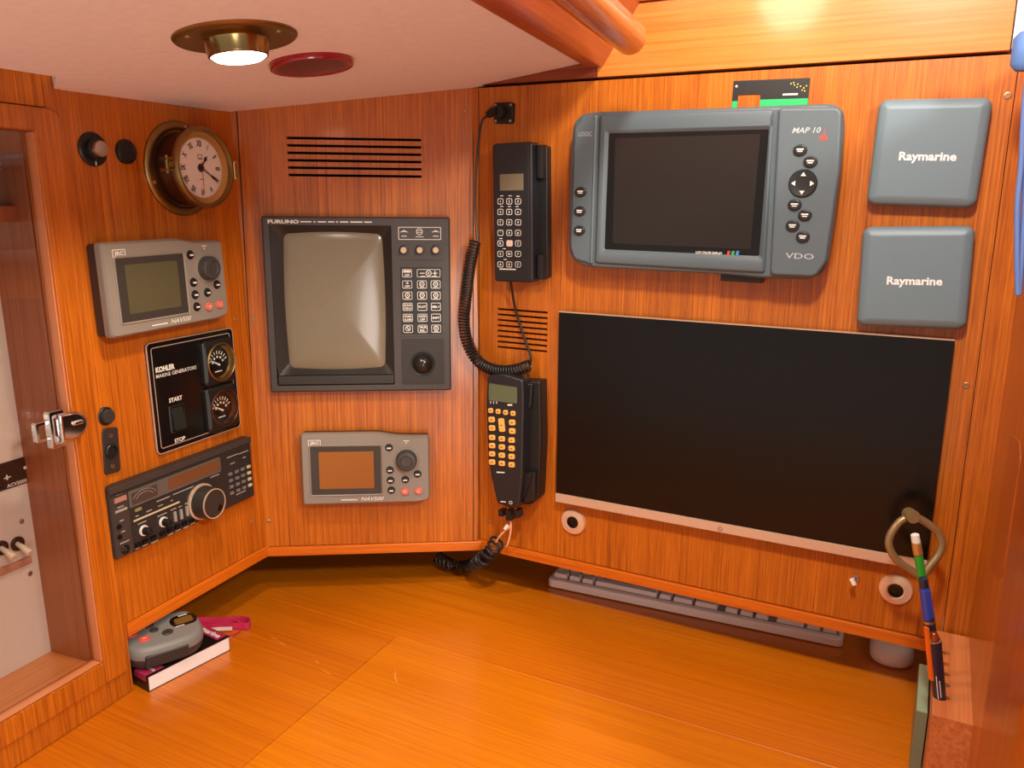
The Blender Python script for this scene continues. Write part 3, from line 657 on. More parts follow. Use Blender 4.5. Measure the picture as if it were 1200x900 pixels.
def bulge(x0, x1, y0, y1, d, r=10, n=8):
    Q = []
    for (sx, sy, a0) in ((1, 1, 0), (-1, 1, 90), (-1, -1, 180), (1, -1, 270)):
        for k in range(n + 1):
            a = math.radians(a0 + 90 * k / n); x = (x0 + x1) / 2 + sx * ((x1 - x0) / 2 - r) + r * math.cos(a); y = (y0 + y1) / 2 + sy * ((y1 - y0) / 2 - r) + r * math.sin(a); Q.append((x, y))
    # bow the sides by adding mid points
    R_ = []
    for i, q in enumerate(Q):
        R_.append(q); p = Q[(i + 1) % len(Q)]
        if (Vector(p) - Vector(q)).length > 3 * r * .5:
            for k in range(1, 10):
                f = k / 10; w = math.sin(PI * f) * d; x, y = q[0] + (p[0] - q[0]) * f, q[1] + (p[1] - q[1]) * f
                nx, ny = (p[1] - q[1]), -(p[0] - q[0]); L = math.hypot(nx, ny); R_.append((x + nx / L * w, y + ny / L * w))
    return R_
crt = bulge(cx0, cx1, cy0, cy1, 2.5); 
ext = []
ccx, ccy = (cx0 + cx1) / 2, (cy0 + cy1) / 2
for x, y in crt:       # project tube outline onto the recess rectangle
    dx, dy = x - ccx, y - ccy
    k = min(((rx1 - .3 - ccx) / dx if dx > 0 else (rx0 + .3 - ccx) / dx) if abs(dx) > 1e-6 else 9, ((ry1 - .3 - ccy) / dy if dy > 0 else (ry0 + 16 - ccy) / dy) if abs(dy) > 1e-6 else 9); ext.append((ccx + dx * k, ccy + dy * k))
b = MB(); b.loops([[(x, y, Z - 2) for x, y in ext], [(x, y, 9) for x, y in crt], [(x, y, 6) for x, y in inset(crt, 1)]], cap0=False); b.build('tube_surround', M_radar2, t)
b = MB(); Ls = []
for k in range(7):
    f = k / 6; s_ = math.cos(f * PI / 2 * .98); Ls.append([(ccx + (x - ccx) * s_, ccy + (y - ccy) * s_, 7 + 7 * math.sin(f * PI / 2)) for x, y in crt])
b.loops(Ls); b.build('tube', M_crt, t)
b = MB(); b.box(rx0 + 2, rx1 - 1, ry0 + 1.5, ry0 + 15, 8, Z - .4, 1); b.lathe([(1.8, Z - .4), (1.6, Z + .6)], 12, (rx0 + rx1) / 2 - 5, ry0 + 7); b.build('lower_lip', M_radar2, t)
ax0, ax1 = P(465, 270)[0], P(520, 270)[0]
b = MB(); y1_, y0_ = P(490, 266)[1], P(490, 281)[1]
b.ring(rr(ax1 - ax0 - 6, y1_ - y0_, 1.5, (ax0 + ax1) / 2 - 1, (y1_ + y0_) / 2), rr(ax1 - ax0 - 8, y1_ - y0_ - 2, 1, (ax0 + ax1) / 2 - 1, (y1_ + y0_) / 2), Z, Z + .4)
for x in (473.5, 510.5):
    q = P(x, 272); b.loops([[(q[0] + r * math.cos(a), q[1] - 5 + r * math.sin(a), Z + .3) for r, a in [(8, PI * .2), (8, PI * .5), (8, PI * .8), (6, PI * .7), (5.5, PI * .5), (6, PI * .3)]]], cap0=False); b.box(q[0] - 4, q[0] + 4, q[1] - 6.5, q[1] - 5.3, Z, Z + .4)
q = P(491.5, 271.5); b.ring(circ(5, *q, 20), circ(4, *q, 20), Z, Z + .4); b.box(q[0] - 4, q[0] + 4, q[1] - 1.8, q[1] - .9, Z, Z + .4); b.box(q[0] - 4, q[0] + 4, q[1] + .9, q[1] + 1.8, Z, Z + .4); b.box(q[0] - 6, q[0] + 6, q[1] - 8, q[1] - 7, Z, Z + .4)
q = P(313.5, 259.5); b.text('FURUNO', 7, q[0], q[1], Z + .3, 'LEFT', bold=.05, fit=45)
xx = P(352, 260)[0]
for (w_, g_) in ((16, 3), (3, 3), (12, 3), (9, 2.5), (3, 2.5), (12, 3), (18, 2.5), (11, 0)):
    b.box(xx, xx + w_, q[1] - 1, q[1] + .8, Z, Z + .3); xx += w_ + g_
b.build('lettering', M_white, t)
b = MB(); b.box(ax0 + 1, ax1 - 1, P(490, 304.5)[1] - .4, P(490, 304.5)[1] + .4, Z, Z + .8, .2); b.box(ax0 + 1, ax1 - 1, P(490, 394)[1] - .5, P(490, 394)[1] + .5, Z, Z + .8, .2); b.build('ridge', M_radar, t)
for x in (473, 491.8, 510.5):
    q = P(x, 293, Z + 4); b = MB(); b.lathe([(7, Z), (6.8, Z + 2), (6, Z + 2.4)], 24, *q); b.build('knob_collar', M_black, t)
    b = MB(); b.lathe([(5, Z + 1), (4.8, Z + 10), (4, Z + 11)], 20, *q); b.box(q[0] - .5, q[0] + .5, q[1], q[1] + 4, Z + 10.8, Z + 11.3); b.build('knob', M_cream, t)
k1, k2 = P(469, 313), P(518.5, 391)
b = MB(); b.prism(rr(k2[0] - k1[0], k1[1] - k2[1], 2, (k1[0] + k2[0]) / 2, (k1[1] + k2[1]) / 2), Z - .5, Z + .8, .3); b.build('keypad_plate', M_black, t)
cx_ = [k1[0] + 10, (k1[0] + k2[0]) / 2 + 1, k2[0] - 9.5]; N_ = [['===', '-+', None], ['18', '()', '()'], ['()', '()', '()'], ['ECHO', 'PLOT', 'EBL+'], ['GUARD', 'AUDIO', 'SHIFT'], ['/', 'TRUE', '()']]
for r_ in range(6):
    yy = k1[1] - 9 - r_ * (k1[1] - k2[1] - 17) / 5
    for c_ in range(3):
        s = N_[r_][c_]
        if s is None: continue
        x = cx_[c_]; w_ = 15.5
        if s == '-+': x = (cx_[1] + cx_[2]) / 2; w_ = 36
        b = MB(); b.prism(rr(w_, 13, 2, x, yy), Z + .6, Z + 2.2, .5); o = b.build('key', M_black, t)
        b = MB(); z = Z + 2.25; b.ring(rr(w_ - 1, 12, 1.8, x, yy), rr(w_ - 2.6, 10.4, 1.2, x, yy), z - .1, z + .1)
        if s == '-+':
            b.box(x - 13, x - 6, yy - .7, yy + .7, z, z + .2); b.box(x + 6, x + 13, yy - .7, yy + .7, z, z + .2); b.box(x + 8.8, x + 10.2, yy - 3.5, yy + 3.5, z, z + .2); b.ring(circ(4.5, x, yy, 20), circ(3.2, x, yy, 20), z, z + .2); b.lathe([(1.4, z), (1.2, z + .2)], 12, x, yy); b.box(x - 12, x - 5, yy - 5, yy - 4, z, z + .2); b.box(x + 5, x + 12, yy - 5, yy - 4, z, z + .2)
        elif s == '()':
            b.ring(circ(4, x, yy + .6, 20), circ(2.6, x, yy + .6, 20), z, z + .2); b.lathe([(1.1, z), (1, z + .2)], 10, x, yy + .6); b.box(x - 3.6, x + 3.6, yy - 4.7, yy - 4, z, z + .2)
        elif s == '/':
            b.ring(circ(4, x, yy + .6, 20), circ(3, x, yy + .6, 20), z, z + .2); b.prism([(x - 2.8, yy + 2.6), (x - 1.8, yy + 3.4), (x + 2.8, yy - 1.6), (x + 1.8, yy - 2.4)], z, z + .2)
        elif s == '===':
            b.box(x - 5.5, x + 5.5, yy + 1, yy + 4.5, z, z + .2); b.text('OFF', 4.4, x, yy - 2.8, z + .2, bold=.04)
        elif s in ('ECHO', 'GUARD', 'AUDIO', 'TRUE', '18'):
            b.text(s, 4.4, x, yy + 2.3, z + .2, bold=.04, fit=None if s == '18' else 11); b.text({'18': 'OFF', 'ECHO': 'STRETCH', 'GUARD': 'ALARM', 'AUDIO': 'OFF', 'TRUE': 'REL'}[s], 4.4, x, yy - 2.6, z + .2, bold=.04, fit=11 if s in ('ECHO', 'GUARD') else 8)
        else: b.text(s, 4.6, x, yy, z + .2, bold=.04, fit=11)
        b.build('print', M_white, o)
q = P(495.5, 426, Z); t1_, t2_ = P(470, 397), P(521, 450)
b = MB(); b.ring(rr(t2_[0] - t1_[0], t1_[1] - t2_[1], 2, (t1_[0] + t2_[0]) / 2, (t1_[1] + t2_[1]) / 2), rr(t2_[0] - t1_[0] - 2.4, t1_[1] - t2_[1] - 2.4, 1.4, (t1_[0] + t2_[0]) / 2, (t1_[1] + t2_[1]) / 2), Z - .5, Z + .6); b.prism(rr(t2_[0] - t1_[0] - 2.4, t1_[1] - t2_[1] - 2.4, 1.4, (t1_[0] + t2_[0]) / 2, (t1_[1] + t2_[1]) / 2), Z - .2, Z + .15); b.ring(circ(19, *q, 32), circ(16.4, *q, 32), Z, Z + 1.4, Z + .6, r=.4); b.build('trackball_plate', M_radar2, t)
b = MB(); b.sphere((q[0], q[1], Z - 2), 16, 28, 12, half=True); b.build('trackball', mat('ball_black', (34, 32, 28), .22), t)

# ================================================================== RIGHT PANEL
# chart plotter
M_btn = mat('button_dark', (36, 36, 36), .3)
I = Item('R', [(668, 131), (988, 122), (962, 326), (668, 310)], 40)
I.m = wmat('R', I.c.x, I.c.y, 0, I.tilt)
t = thing('chart_plotter', 'wide slate grey chart plotter with dark screen and sea-chart buttons', 'plotter', I.m)
P = lambda x, y, z=40: I.l(x, y, z)
px_ = [(697, 131), (680, 134), (671, 145), (668, 180), (666, 240), (665.5, 290), (669, 303), (682, 312), (700, 314), (850, 322), (890, 326), (945, 328), (962, 322), (970, 308), (977, 260), (985, 200), (988.5, 150), (988, 131), (981, 123), (965, 121), (930, 123), (880, 125)]
out = round_poly([P(*q) for q in px_], 9, 4)
b = MB(); b.prism(inset(out, 5) if area2(out) > 0 else inset(out[::-1], 5), 12, 26); b.prism(out, 22, 40, 5, 4, r0=4); b.build('case', M_vdo, t)
b = MB(); b.box(-60, 60, -55, 55, .3, 13, 2); b.build('wall_bracket', M_black, t)
q = P(868, 327, 30); b = MB(); b.box(q[0] - 26, q[0] + 26, q[1] - 4, q[1] + 8, 6, 30, 2); b.build('connector_block', M_black, t)
fo = round_poly([P(703, 136, 43), P(712, 134, 43), P(896, 128, 43), P(909, 128, 43), P(900, 322, 43), P(888, 320, 43), P(700, 310, 43), P(695, 309, 43)], 4, 3)
fo = round_poly([P(702, 134, 43), P(908, 127, 43), P(897, 321, 43), P(696, 309, 43)], 6, 6)
def fr4(px4, z, r=2, seg=6): return round_poly([P(*q, z) for q in px4], r, seg)
fi = fr4([(713.5, 156.4), (901, 151.5), (889.5, 300), (708.5, 292)], 41)
fm = fr4([(709, 152), (906, 147), (894.5, 306), (703.5, 297)], 44, 3)
b = MB(); b.loops([[(x, y, 38) for x, y in fo], [(x, y, 42) for x, y in inset(fo, 1)], [(x, y, 44.5) for x, y in inset(fo, 4)], [(x, y, 44.5) for x, y in fm], [(x, y, 40.5) for x, y in fi]], cap0=False, cap1=False); b.build('screen_surround', M_vdo, t)
b = MB(); b.prism(fi, 39, 40.8); b.build('screen_border', M_blackg, t)
b = MB(); b.prism(fr4([(721, 162), (891, 157), (879.5, 292), (718, 285)], 41, 1), 40.7, 41); b.build('screen', M_scr, t)
rb = round_poly([P(912, 126, 46), P(982, 125, 46), P(987, 131, 46), P(984, 200, 46), P(968, 308, 46), P(955, 325, 46), P(905, 323, 46), P(902, 318, 46)], 6, 5)
b = MB(); b.prism(rb, 36, 47, 4, 4); b.build('control_panel', M_vdo, t)
lb = round_poly([P(700, 133, 44), P(682, 135, 44), P(672, 150, 44), P(667, 290, 44), P(672, 304, 44), P(694, 311, 44)], 5, 5)
b = MB(); b.prism(lb, 36, 43.5, 4, 4); b.build('side_grip', M_vdo, t)
for (x, y, z) in [(681, 225, 43.5), (680, 247.5, 43.5), (679.5, 270, 43.5), (938, 176, 47), (950, 189.5, 47), (931.5, 240, 47), (943.5, 252, 47), (929, 264.5, 47), (941, 277.5, 47)]:
    q = P(x, y, z); b = MB(); b.prism(circ(8, q[0], q[1], 24, 6.6), z - .5, z + 3.5, 1.6); o = b.build('button', M_btn, t)
    b = MB(); b.prism(rr(8.5, 1.6, .7, q[0], q[1] + 1), z + 3.5, z + 3.65)
    b.prism(rr(6 if z > 45 else 7, 1.3, .5, q[0], q[1] - 1.4), z + 3.5, z + 3.65); b.build('print', M_white, o)
q = P(941, 215, 47); b = MB(); b.lathe([(16.5, 46.5), (16.5, 48), (15, 50), (9, 49), (3, 48.5)], 36, *q); o = b.build('cursor_pad', M_btn, t)
b = MB()
for k in range(4): b.M = Matrix.Translation((q[0], q[1], 0)) @ Matrix.Rotation(k * PI / 2, 4, 'Z'); b.prism([(-3, 8.5), (3, 8.5), (0, 13)], 49.6, 50.4)
b.build('arrows', M_white, o)
b = MB(); q = P(686, 157, 43.5); b.text('LOGIC', 8, q[0], q[1], 43.8, fit=19); M_pp = mat('pale_print', (176, 184, 184), .5); b.build('lettering', M_pp, t); b = MB(); q = P(944, 152.5, 47); b.text('MAP 10', 9, q[0] + 1, q[1], 47.3, shear=.25, bold=.01, fit=32); b.build('lettering', M_pp, t); b = MB()
q = P(937, 300, 47); b.text('VDO', 9.5, q[0], q[1], 47.3, fit=33, bold=.005); b.build('lettering', mat('pale_print', (176, 184, 184), .5), t)
b = MB(); q = P(965, 159, 47); b.prism([(q[0] - 4, q[1] - 5), (q[0] + 4, q[1] - 5), (q[0] + 5, q[1] - 3), (q[0] + 1.4, q[1] + 1), (q[0] + 1, q[1] + 8), (q[0], q[1] + 1), (q[0] - 4.5, q[1] - 2)], 47, 47.3); b.build('red_emblem', mat('red_print', (214, 66, 56), .5), t)
q = P(830, 296, 41); b = MB(); b.text('LCD COLOR DISPLAY', 4.4, q[0] + 1, q[1] - .3, 41.2, fit=34, bold=.03); b.build('screen_lettering', M_white, t)
for k, c in enumerate(((210, 60, 50), (50, 170, 90), (60, 140, 210))):
    q = P(853.5 + k * 5.2, 296.6, 41); b = MB(); b.prism([(q[0] - 2, q[1] - 2.6), (q[0] + 1.4, q[1] - 2.6), (q[0] + 2.4, q[1] + 2.6), (q[0] - 1, q[1] + 2.6)], 40.8, 41.15); b.build('colour_mark', mat('mark%d' % k, c, .5), t)

# card tucked behind the plotter
I = Item('R', [(859, 95), (949, 91), (947, 122), (858, 124)], 2)
t = thing('chart_card', 'black and green card standing up behind the plotter top edge', 'card', I.m)
P = lambda x, y, z=2: I.l(x, y, z)
n1, n2 = P(865, 111), P(890, 124)
W2, H2 = I.w / 2, I.h / 2
pts = [(-W2, H2), (-W2, -H2 - 6), (n1[0], -H2 - 6), (n1[0], n1[1]), (n2[0], n1[1]), (n2[0], -H2 - 6), (W2, -H2 - 6), (W2, H2)]
b = MB(); b.prism(round_poly(pts, [2, .3, .3, .5, .5, .3, .3, 2][::-1] if area2(pts) < 0 else .5, 3), .2, 1.6); b.build('body', M_black, t)
yg = P(900, 116.5)[1]; b = MB(); b.box(n2[0] + .1, W2 - .2, -H2 - 6, yg, 1.5, 1.9); b.build('green_band', mat('green_print', (30, 176, 96), .5), t); b = MB(); b.box(-W2 + .2, n1[0] - .1, -H2 - 6, yg - 1, 1.5, 1.9); b.build('green_band', mat('green_print', (30, 176, 96), .5), t)
b = MB()
for (x, y) in ((927, 98), (931, 99.5), (935, 98.5), (934, 102), (938, 101), (942, 103), (940, 105.5), (945, 100.5), (943, 106.5), (930, 96.8)):
    q = P(x, y); b.lathe([(.9, 1.5), (.8, 1.85)], 8, *q)
b.build('yellow_dots', mat('yellow_print', (220, 196, 60), .5), t)
b = MB(); q = P(926, 110.5); b.text('UNIVERSITY', 3, q[0], q[1], 1.9, fit=18, bold=.05) if False else b.box(q[0] - 9, q[0] + 9, q[1] - 1, q[1] + 1, 1.5, 1.85); q = P(863, 101); b.lathe([(1.5, 1.5), (1.4, 1.9)], 12, *q); b.build('print', M_white, t)

# instrument covers
for k, (qd, lab, dy) in enumerate((([(1029, 115), (1163, 115), (1145, 243), (1016, 241)], 'blue-grey square instrument cover, upper of the two right of the plotter', 0),
                 ([(1012, 265), (1145, 266), (1131, 386), (1002, 383)], 'blue-grey square instrument cover, lower of the two, above the monitor', 0))):
    I = Item('R', qd, 20); t = thing('instrument_cover', lab, 'cover', I.m, 'square covers on the right panel')
    s = (I.w + I.h) / 2; b = MB(); b.prism(rr(I.w - 8, I.h - 8, 6), 0, 10); o = b.build('base', M_black, t)
    out = rr(I.w, I.h, 10, seg=7); b = MB()
    b.loops([[(x, y, 3) for x, y in out], [(x, y, 14) for x, y in out], [(x, y, 17.5) for x, y in inset(out, 1.2)], [(x, y, 20) for x, y in inset(out, 4)], [(x, y, 22) for x, y in inset(out, 9)], [(x, y, 22.4) for x, y in inset(out, 20)] if False else [(x * .8, y * .8, 22.4) for x, y in out]]); b.build('cover', M_ray, t)
    q = I.l(1087 if k == 0 else 1071.5, 183 if k == 0 else 329, 22)
    b = MB(); b.text('Raymarine', 13, q[0], q[1], 22.7, bold=.03, fit=59); b.build('lettering', mat('bright_white', (240, 240, 236), .5), t)

# monitor
I = Item('R', [(655.8, 366), (1120, 399), (1086, 657), (650.4, 577)], 15)
t = thing('monitor', 'large black flat monitor with thin silver chin on the right panel', 'monitor', I.m)
W_, H_ = I.w, I.h
b = MB(); b.box(-W_ / 2, W_ / 2, -H_ / 2 - 13, H_ / 2, 3, 13.5, 1); b.build('back_shell', M_black, t)
b = MB(); b.box(-W_ / 2 + .2, W_ / 2 - .2, -H_ / 2, H_ / 2 - .2, 13, 15, .4); b.build('screen', M_mon, t)
b = MB(); b.box(-W_ / 2, W_ / 2, -H_ / 2 - 14, -H_ / 2, 8, 16.5, .8); b.build('chin', M_silver, t)
b = MB(); b.box(-W_ / 2, W_ / 2, H_ / 2 - .2, H_ / 2 + .8, 8, 15.2); b.build('top_edge', M_silver, t)
b = MB(); q = I.l(844, 620, 16.5); b.ring(circ(3.6, *q, 24), circ(3, *q, 24), 16.3, 16.8); b.text('hp', 4.5, q[0], q[1] + .2, 16.8, shear=.3); b.build('logo', mat('logo_grey', (120, 104, 96), .4), t)

# handset 1 in cradle
I = Item('R', [(578, 168), (625, 166), (623, 331), (578, 330)], 34)
t = thing('telephone_handset', 'black wall handset with white keypad print and grey display, upper of the two phones', 'telephone', I.m, 'wall handsets')
W_, H_ = I.w, I.h; P = lambda x, y, z=34: I.l(x, y, z)
M_hs = mat('handset_black', (34, 33, 36), .38, bump=.05)
b = MB(); b.prism(rr(W_ + 12, H_ - 10, 3, 8, 0), 0, 14, 2); b.box(W_ / 2 + 2, W_ / 2 + 12, -H_ / 2 + 4, -H_ / 2 + 40, 10, 26, 2); b.box(W_ / 2 + 2, W_ / 2 + 12, H_ / 2 - 50, H_ / 2 - 4, 10, 24, 2); b.build('cradle', M_black, t)
b = MB(); b.prism(rr(W_, H_, 5), 12, 34, 3); b.build('handset', M_hs, t)
b = MB(); b.box(W_ / 2 - 7, W_ / 2 - 5.5, -H_ / 2 + 3, H_ / 2 - 3, 33.5, 34.5, .3); q = P(594, 318); b.box(-W_ / 2 + 3, W_ / 2 - 8, q[1] - .4, q[1] + .4, 33.6, 34.4); b.build('seam', M_radar2, t)
b = MB(); q = P(599.5, 213.5); b.box(q[0] - 19, q[0] + 19, q[1] - 11.5, q[1] + 11.5, 33.4, 34.6, .4); b.build('display', mat('lcd_grey', (116, 106, 84), .25), t)
ks = []
for r_ in range(7):
    for c_ in range(3):
        q = P(587 + 10.3 * c_, 236 + 12.3 * r_); mid = (r_ == 4 and c_ == 1)
        b = MB(); b.prism(rr(10, 9, 2.5, *q), 33.6, 35.4, .6); o = b.build('key', mat('key_cream', (216, 190, 170), .45) if mid else M_black, t)
        if not mid:
            b = MB()
            b.ring(rr(9.4, 8.4, 2.4, *q), rr(7.8, 6.8, 1.6, *q), 35.35, 35.5); s = ['123', '456', '789', '*0#', 'R C', 'SMF', 'ABE'][r_][c_]; b.text(s if s != ' ' else '-', 4.6, q[0], q[1], 35.6, bold=.03); b.build('print', M_white, o)
b = MB(); q = P(596, 317 - 1.5); b.box(q[0] - 15, q[0] + 12, q[1] - .8, q[1] + .8, 34, 34.25)
for x, y in ((588, 229.5), (598, 229.5), (607, 230), (588, 242), (597, 242), (606, 242), (587, 279.5), (591, 291.5), (592, 304)): q = P(x, y); b.box(q[0] - 2.5, q[0] + 2.5, q[1] - .5, q[1] + .5, 34, 34.2)
b.build('lettering', M_white, t)
# handset 2
I = Item('R', [(569, 440), (613, 443), (611, 600), (569, 600)], 40)
t = thing('cellular_handset', 'black angled handset with orange keys and green display, lower of the two phones', 'telephone', I.m, 'wall handsets')
W_, H_ = I.w, I.h; P = lambda x, y, z=44: I.l(x, y, z)
b = MB(); cr_ = round_poly([I.l(600, 446, 24), I.l(633, 447, 24), I.l(634, 520, 24), I.l(631, 584, 24), I.l(622, 592, 24), I.l(600, 590, 24)], 4, 4); b.prism(cr_, 0, 24, 3)
c2 = round_poly([I.l(612, 556, 34), I.l(627, 552, 34), I.l(626, 588, 34), I.l(612, 590, 34)], 3, 3); b.prism(c2, 20, 34, 3)
c3 = round_poly([I.l(612, 448, 30), I.l(624, 450, 30), I.l(622, 478, 30), I.l(612, 484, 30)], 3, 3); b.prism(c3, 20, 30, 3); b.build('cradle', M_black, t)
hs = round_poly([P(571, 440), P(590, 438), P(613, 445), P(614, 470), P(612, 560), P(608, 595), P(597, 596), P(582, 590), P(575, 560), P(571, 535), P(569, 470)], 4, 4)
b = MB(); b.prism(hs, 20, 44, 4, 4); b.build('handset', M_hs, t)
b = MB(); b.prism(round_poly([P(573, 449), P(606, 454), P(606, 473), P(573, 469)], 1.5, 3), 43.6, 44.6, .2); b.build('display', mat('lcd_olive', (92, 98, 72), .22), t)
M_or = mat('orange_key', (246, 178, 88), .4)
def okey(x, y, w_, h_, dot=True):
    q = P(x, y); b = MB(); b.prism(rr(w_, h_, 2.5, *q), 43.6, 46, .8); o = b.build('key', M_or, t)
    b = MB(); b.box(q[0] - 1.6, q[0] + 1.6, q[1] - .8, q[1] + .8, 46, 46.15); b.build('print', mat('brown_print', (96, 52, 20), .5), o)
for k in range(4): okey(575.3 + 8.7 * k, 481 + 1.1 * k, 8, 7.5)
okey(576.5, 491.5, 10.5, 8.6); okey(577, 501.5, 10.5, 8.6); okey(600.5, 495, 10.5, 8.6); okey(600.5, 505, 10.5, 8.6)
okey(588.2, 498, 10, 21)
for r_ in range(4):
    for c_ in range(3): okey(577 + 11.4 * c_ - r_ * 0, 512.5 + 9.6 * r_ + 1.6 * c_, 10.5, 8.2)
b = MB(); q = P(586, 553.5); b.box(q[0] - 6, q[0] + 8, q[1] - .9, q[1] + .9, 44, 44.2); q = P(590, 588); b.box(q[0] - 5, q[0] + 4, q[1] - .8, q[1] + .8, 44, 44.2); q = P(598.5, 589); b.ring(circ(2.8, *q, 18), circ(2, *q, 18), 44, 44.2)
for k in range(3): q = P(575 + 3.5 * k, 471.5); b.box(q[0] - .5, q[0] + .5, q[1] - 2, q[1] + 2, 44, 44.2)
q = P(597.5, 474.5); b.box(q[0] - 4, q[0] + 4, q[1] - 1.2, q[1] + 1.2, 44, 44.2); b.build('lettering', M_white, t)
b = MB()
for (x, y, w_, h_) in ((589, 600, 8, 10), (598, 603, 9, 16), (608, 601, 7, 12)): q = I.l(x, y, 30); b.box(q[0] - w_ / 2, q[0] + w_ / 2, q[1] - h_ / 2, q[1] + h_ / 2, 22, 38, 1)
b.build('plug', M_black, t)

# socket with plug at the top
I = Item('R', [(571, 121), (604, 120), (604, 144), (571, 144)], 6)
t = thing('wall_socket', 'square black socket with a plug and four screws above the upper phone', 'socket', I.m)
b = MB(); q = I.l(590, 132.5, 6); b.prism(rr(31, 29, 4, *q), 0, 7, 1.5); b.build('plate', M_black, t)
for sx in (-1, 1):
    for sy in (-1, 1): b = MB(); b.lathe([(2, 6.8), (1.8, 7.8), (.8, 8)], 10, q[0] + sx * 12, q[1] + sy * 11); b.build('screw', M_steel, t)
b = MB(); b.lathe([(10, 7), (9.5, 16), (8, 18)], 24, q[0] - 3, q[1] + 1); b.tube([(q[0] - 5, q[1] + 1, 14), (q[0] - 14, q[1] + 1, 14), (q[0] - 22, q[1] - 3, 13)], [8, 7, 5], 12); b.build('plug', M_black, t)

# coiled cord: straight lead from the socket, coil hanging and looping right, lead up to the upper phone
def PR(x, y, off): return on('R', x, y, off)
def PC(x, y, off): return on('C', x, y, off)
lead = [PR(573, 135, .014), PR(565, 142, .016), PR(561, 165, .018), PR(558, 200, .018), PR(557, 240, .018), PR(558.5, 270, .02), PR(560, 283, .022)]
cpath = [PR(557, 283, .03), PR(551, 310, .03), PC(546, 350, .022), PC(544, 380, .022), PC(549, 405, .024), PR(561, 424, .026), PR(578, 433, .026), PR(600, 434, .026), PR(621, 428, .024)]
t = thing('coiled_cord', 'black coiled telephone cord looping down beside the upper phone', 'cord', Matrix.Translation(PR(573, 135, .014)))
tm = t.matrix_world.inverted()
b = MB(); b.M = tm; b.tube(smoothpath(lead, 8), .0017, 8); b.build('lead', M_cord, t, scale=1)
b = MB(); b.M = tm; b.tube(coil(cpath, .0078, 62, 12), .0017, 6); b.build('coil', M_cord, t, scale=1)
b = MB(); b.M = tm; b.tube(smoothpath([PR(621, 427, .022), PR(622, 418, .012), PR(613, 392, .006), PR(604, 362, .006), PR(600, 340, .018), PR(598, 328, .024)], 8), .0018, 8); b.build('lead', M_cord, t, scale=1)
# lower coil lying half on the table
t = thing('coiled_cord', 'black coiled cord with bare pink wires drooping under the lower phone', 'cord', Matrix.Translation(PR(597, 606, .03)))
tm = t.matrix_world.inverted()
c2p = [desk(512, 652, ZD + .02), desk(530, 662, ZD + .018), desk(548, 663, ZD + .02), PR(566, 655, .026), PR(577, 644, .026), PR(584, 633, .026)]
b = MB(); b.M = tm; b.tube(coil(c2p, lambda f: .0085 + .006 * max(0, f - .45), 22, 16), .0023, 7); b.build('coil', M_cord, t, scale=1)
M_pk = mat('pink_wire', (236, 176, 140), .4)
for P_ in ([PR(598, 610, .030), PR(597.5, 617, .030), PR(592, 622, .030), PR(585, 629, .030), PR(581, 636, .028)], [PR(598.5, 610, .032), PR(598.5, 622, .032), PR(596, 634, .030), PR(594, 640, .028)]):
    b = MB(); b.M = tm; b.tube(smoothpath(P_, 6), .0015, 8); lbl(b.build('wire', M_pk, t, scale=1), 'bare pink wire')
q = PR(594.5, 618, .031); b = MB(); b.M = tm; b.tube([q + Vector((-.004, 0, -.003)), q + Vector((.001, 0, .004))], .0028, 8); b.build('tie', M_white, t, scale=1)

# jack sockets
for (x, y, lab) in ((671, 612, 'round silver jack socket below the left end of the monitor'), (1049.5, 692, 'round silver jack socket below the right end of the monitor')):
    cu, cv = uv('R', x, y, .004); t = thing('jack_socket', lab, 'socket', wmat('R', cu, cv), 'round jack sockets under the monitor')
    b = MB(); b.lathe([(20.5, 0), (20.5, 2), (19, 4), (14, 4.6), (11, 5.6), (9.5, 5), (9, 1)], 40, caps=False); b.build('flange', mat('satin_steel', (236, 206, 176), .3, .5), t)
    b = MB(); b.lathe([(9.4, .6), (9.2, 5.2), (7.2, 5.4), (6.8, 2.5), (3, 2.5)], 28); b.sphere((1, -2, 2.5), 2.6, 14, 6, half=True); b.build('socket', M_blackg, t)
# small white hook
cu, cv = uv('R', 1003, 678)
t = thing('hook', 'tiny white tipped hook between monitor chin and right jack socket', 'hook', wmat('R', cu, cv))
b = MB(); b.lathe([(5, 0), (4.5, 1.4), (2, 2)], 16); b.tube([(0, 0, 1), (-1, 1, 9), (-2, 2, 16)], 1.4, 8); b.build('stem', M_steel, t)
b = MB(); b.M = Matrix.Translation((-2, 2, 16)) @ Matrix.Rotation(.5, 4, 'Z'); b.box(-2.6, 2.6, -4.5, 4.5, -1.5, 3, 1); b.build('tip', mat('bright_white', (250, 248, 240), .3), t)

# panel screws
SC = [('R', 1181, 112, 'upper right corner screw of the right panel', 4.2), ('R', 1132, 452, 'screw in the right panel beside the monitor', 4.2), ('R', 1132.5 + 0, 566, None, 0),
      ('L', 276, 374, 'screw left of the corner joint, above the generator panel', 3.4), ('C', 297.5, 374.5, 'screw right of the corner joint, left of the radar', 3.4), ('L', 295, 611, 'screw left of the corner joint, right below the radio', 3.4), ('C', 315, 611, 'screw right of the corner joint, level with the radio bottom', 3.4), ('C', 545, 131, 'small screw at the top right of the back panel', 2.6), ('C', 550, 602, 'small screw at the bottom right of the back panel', 2.6), ('R', 574, 611, 'small screw left below the lower phone', 2.6)]
for (w, x, y, lab, r) in SC:
    if not lab: continue
    cu, cv = uv(w, x, y); b = MB(); b.lathe([(r, 0), (r, .5), (r * .8, 1), (r * .45, .9), (r * .35, .4)], 18)
    tag(b.build('panel_screw', mat('bronze_screw', (176, 134, 96), .35, .6), None, wmat(w, cu, cv, 0)), lab, 'screw', 'screws in the wooden panels')

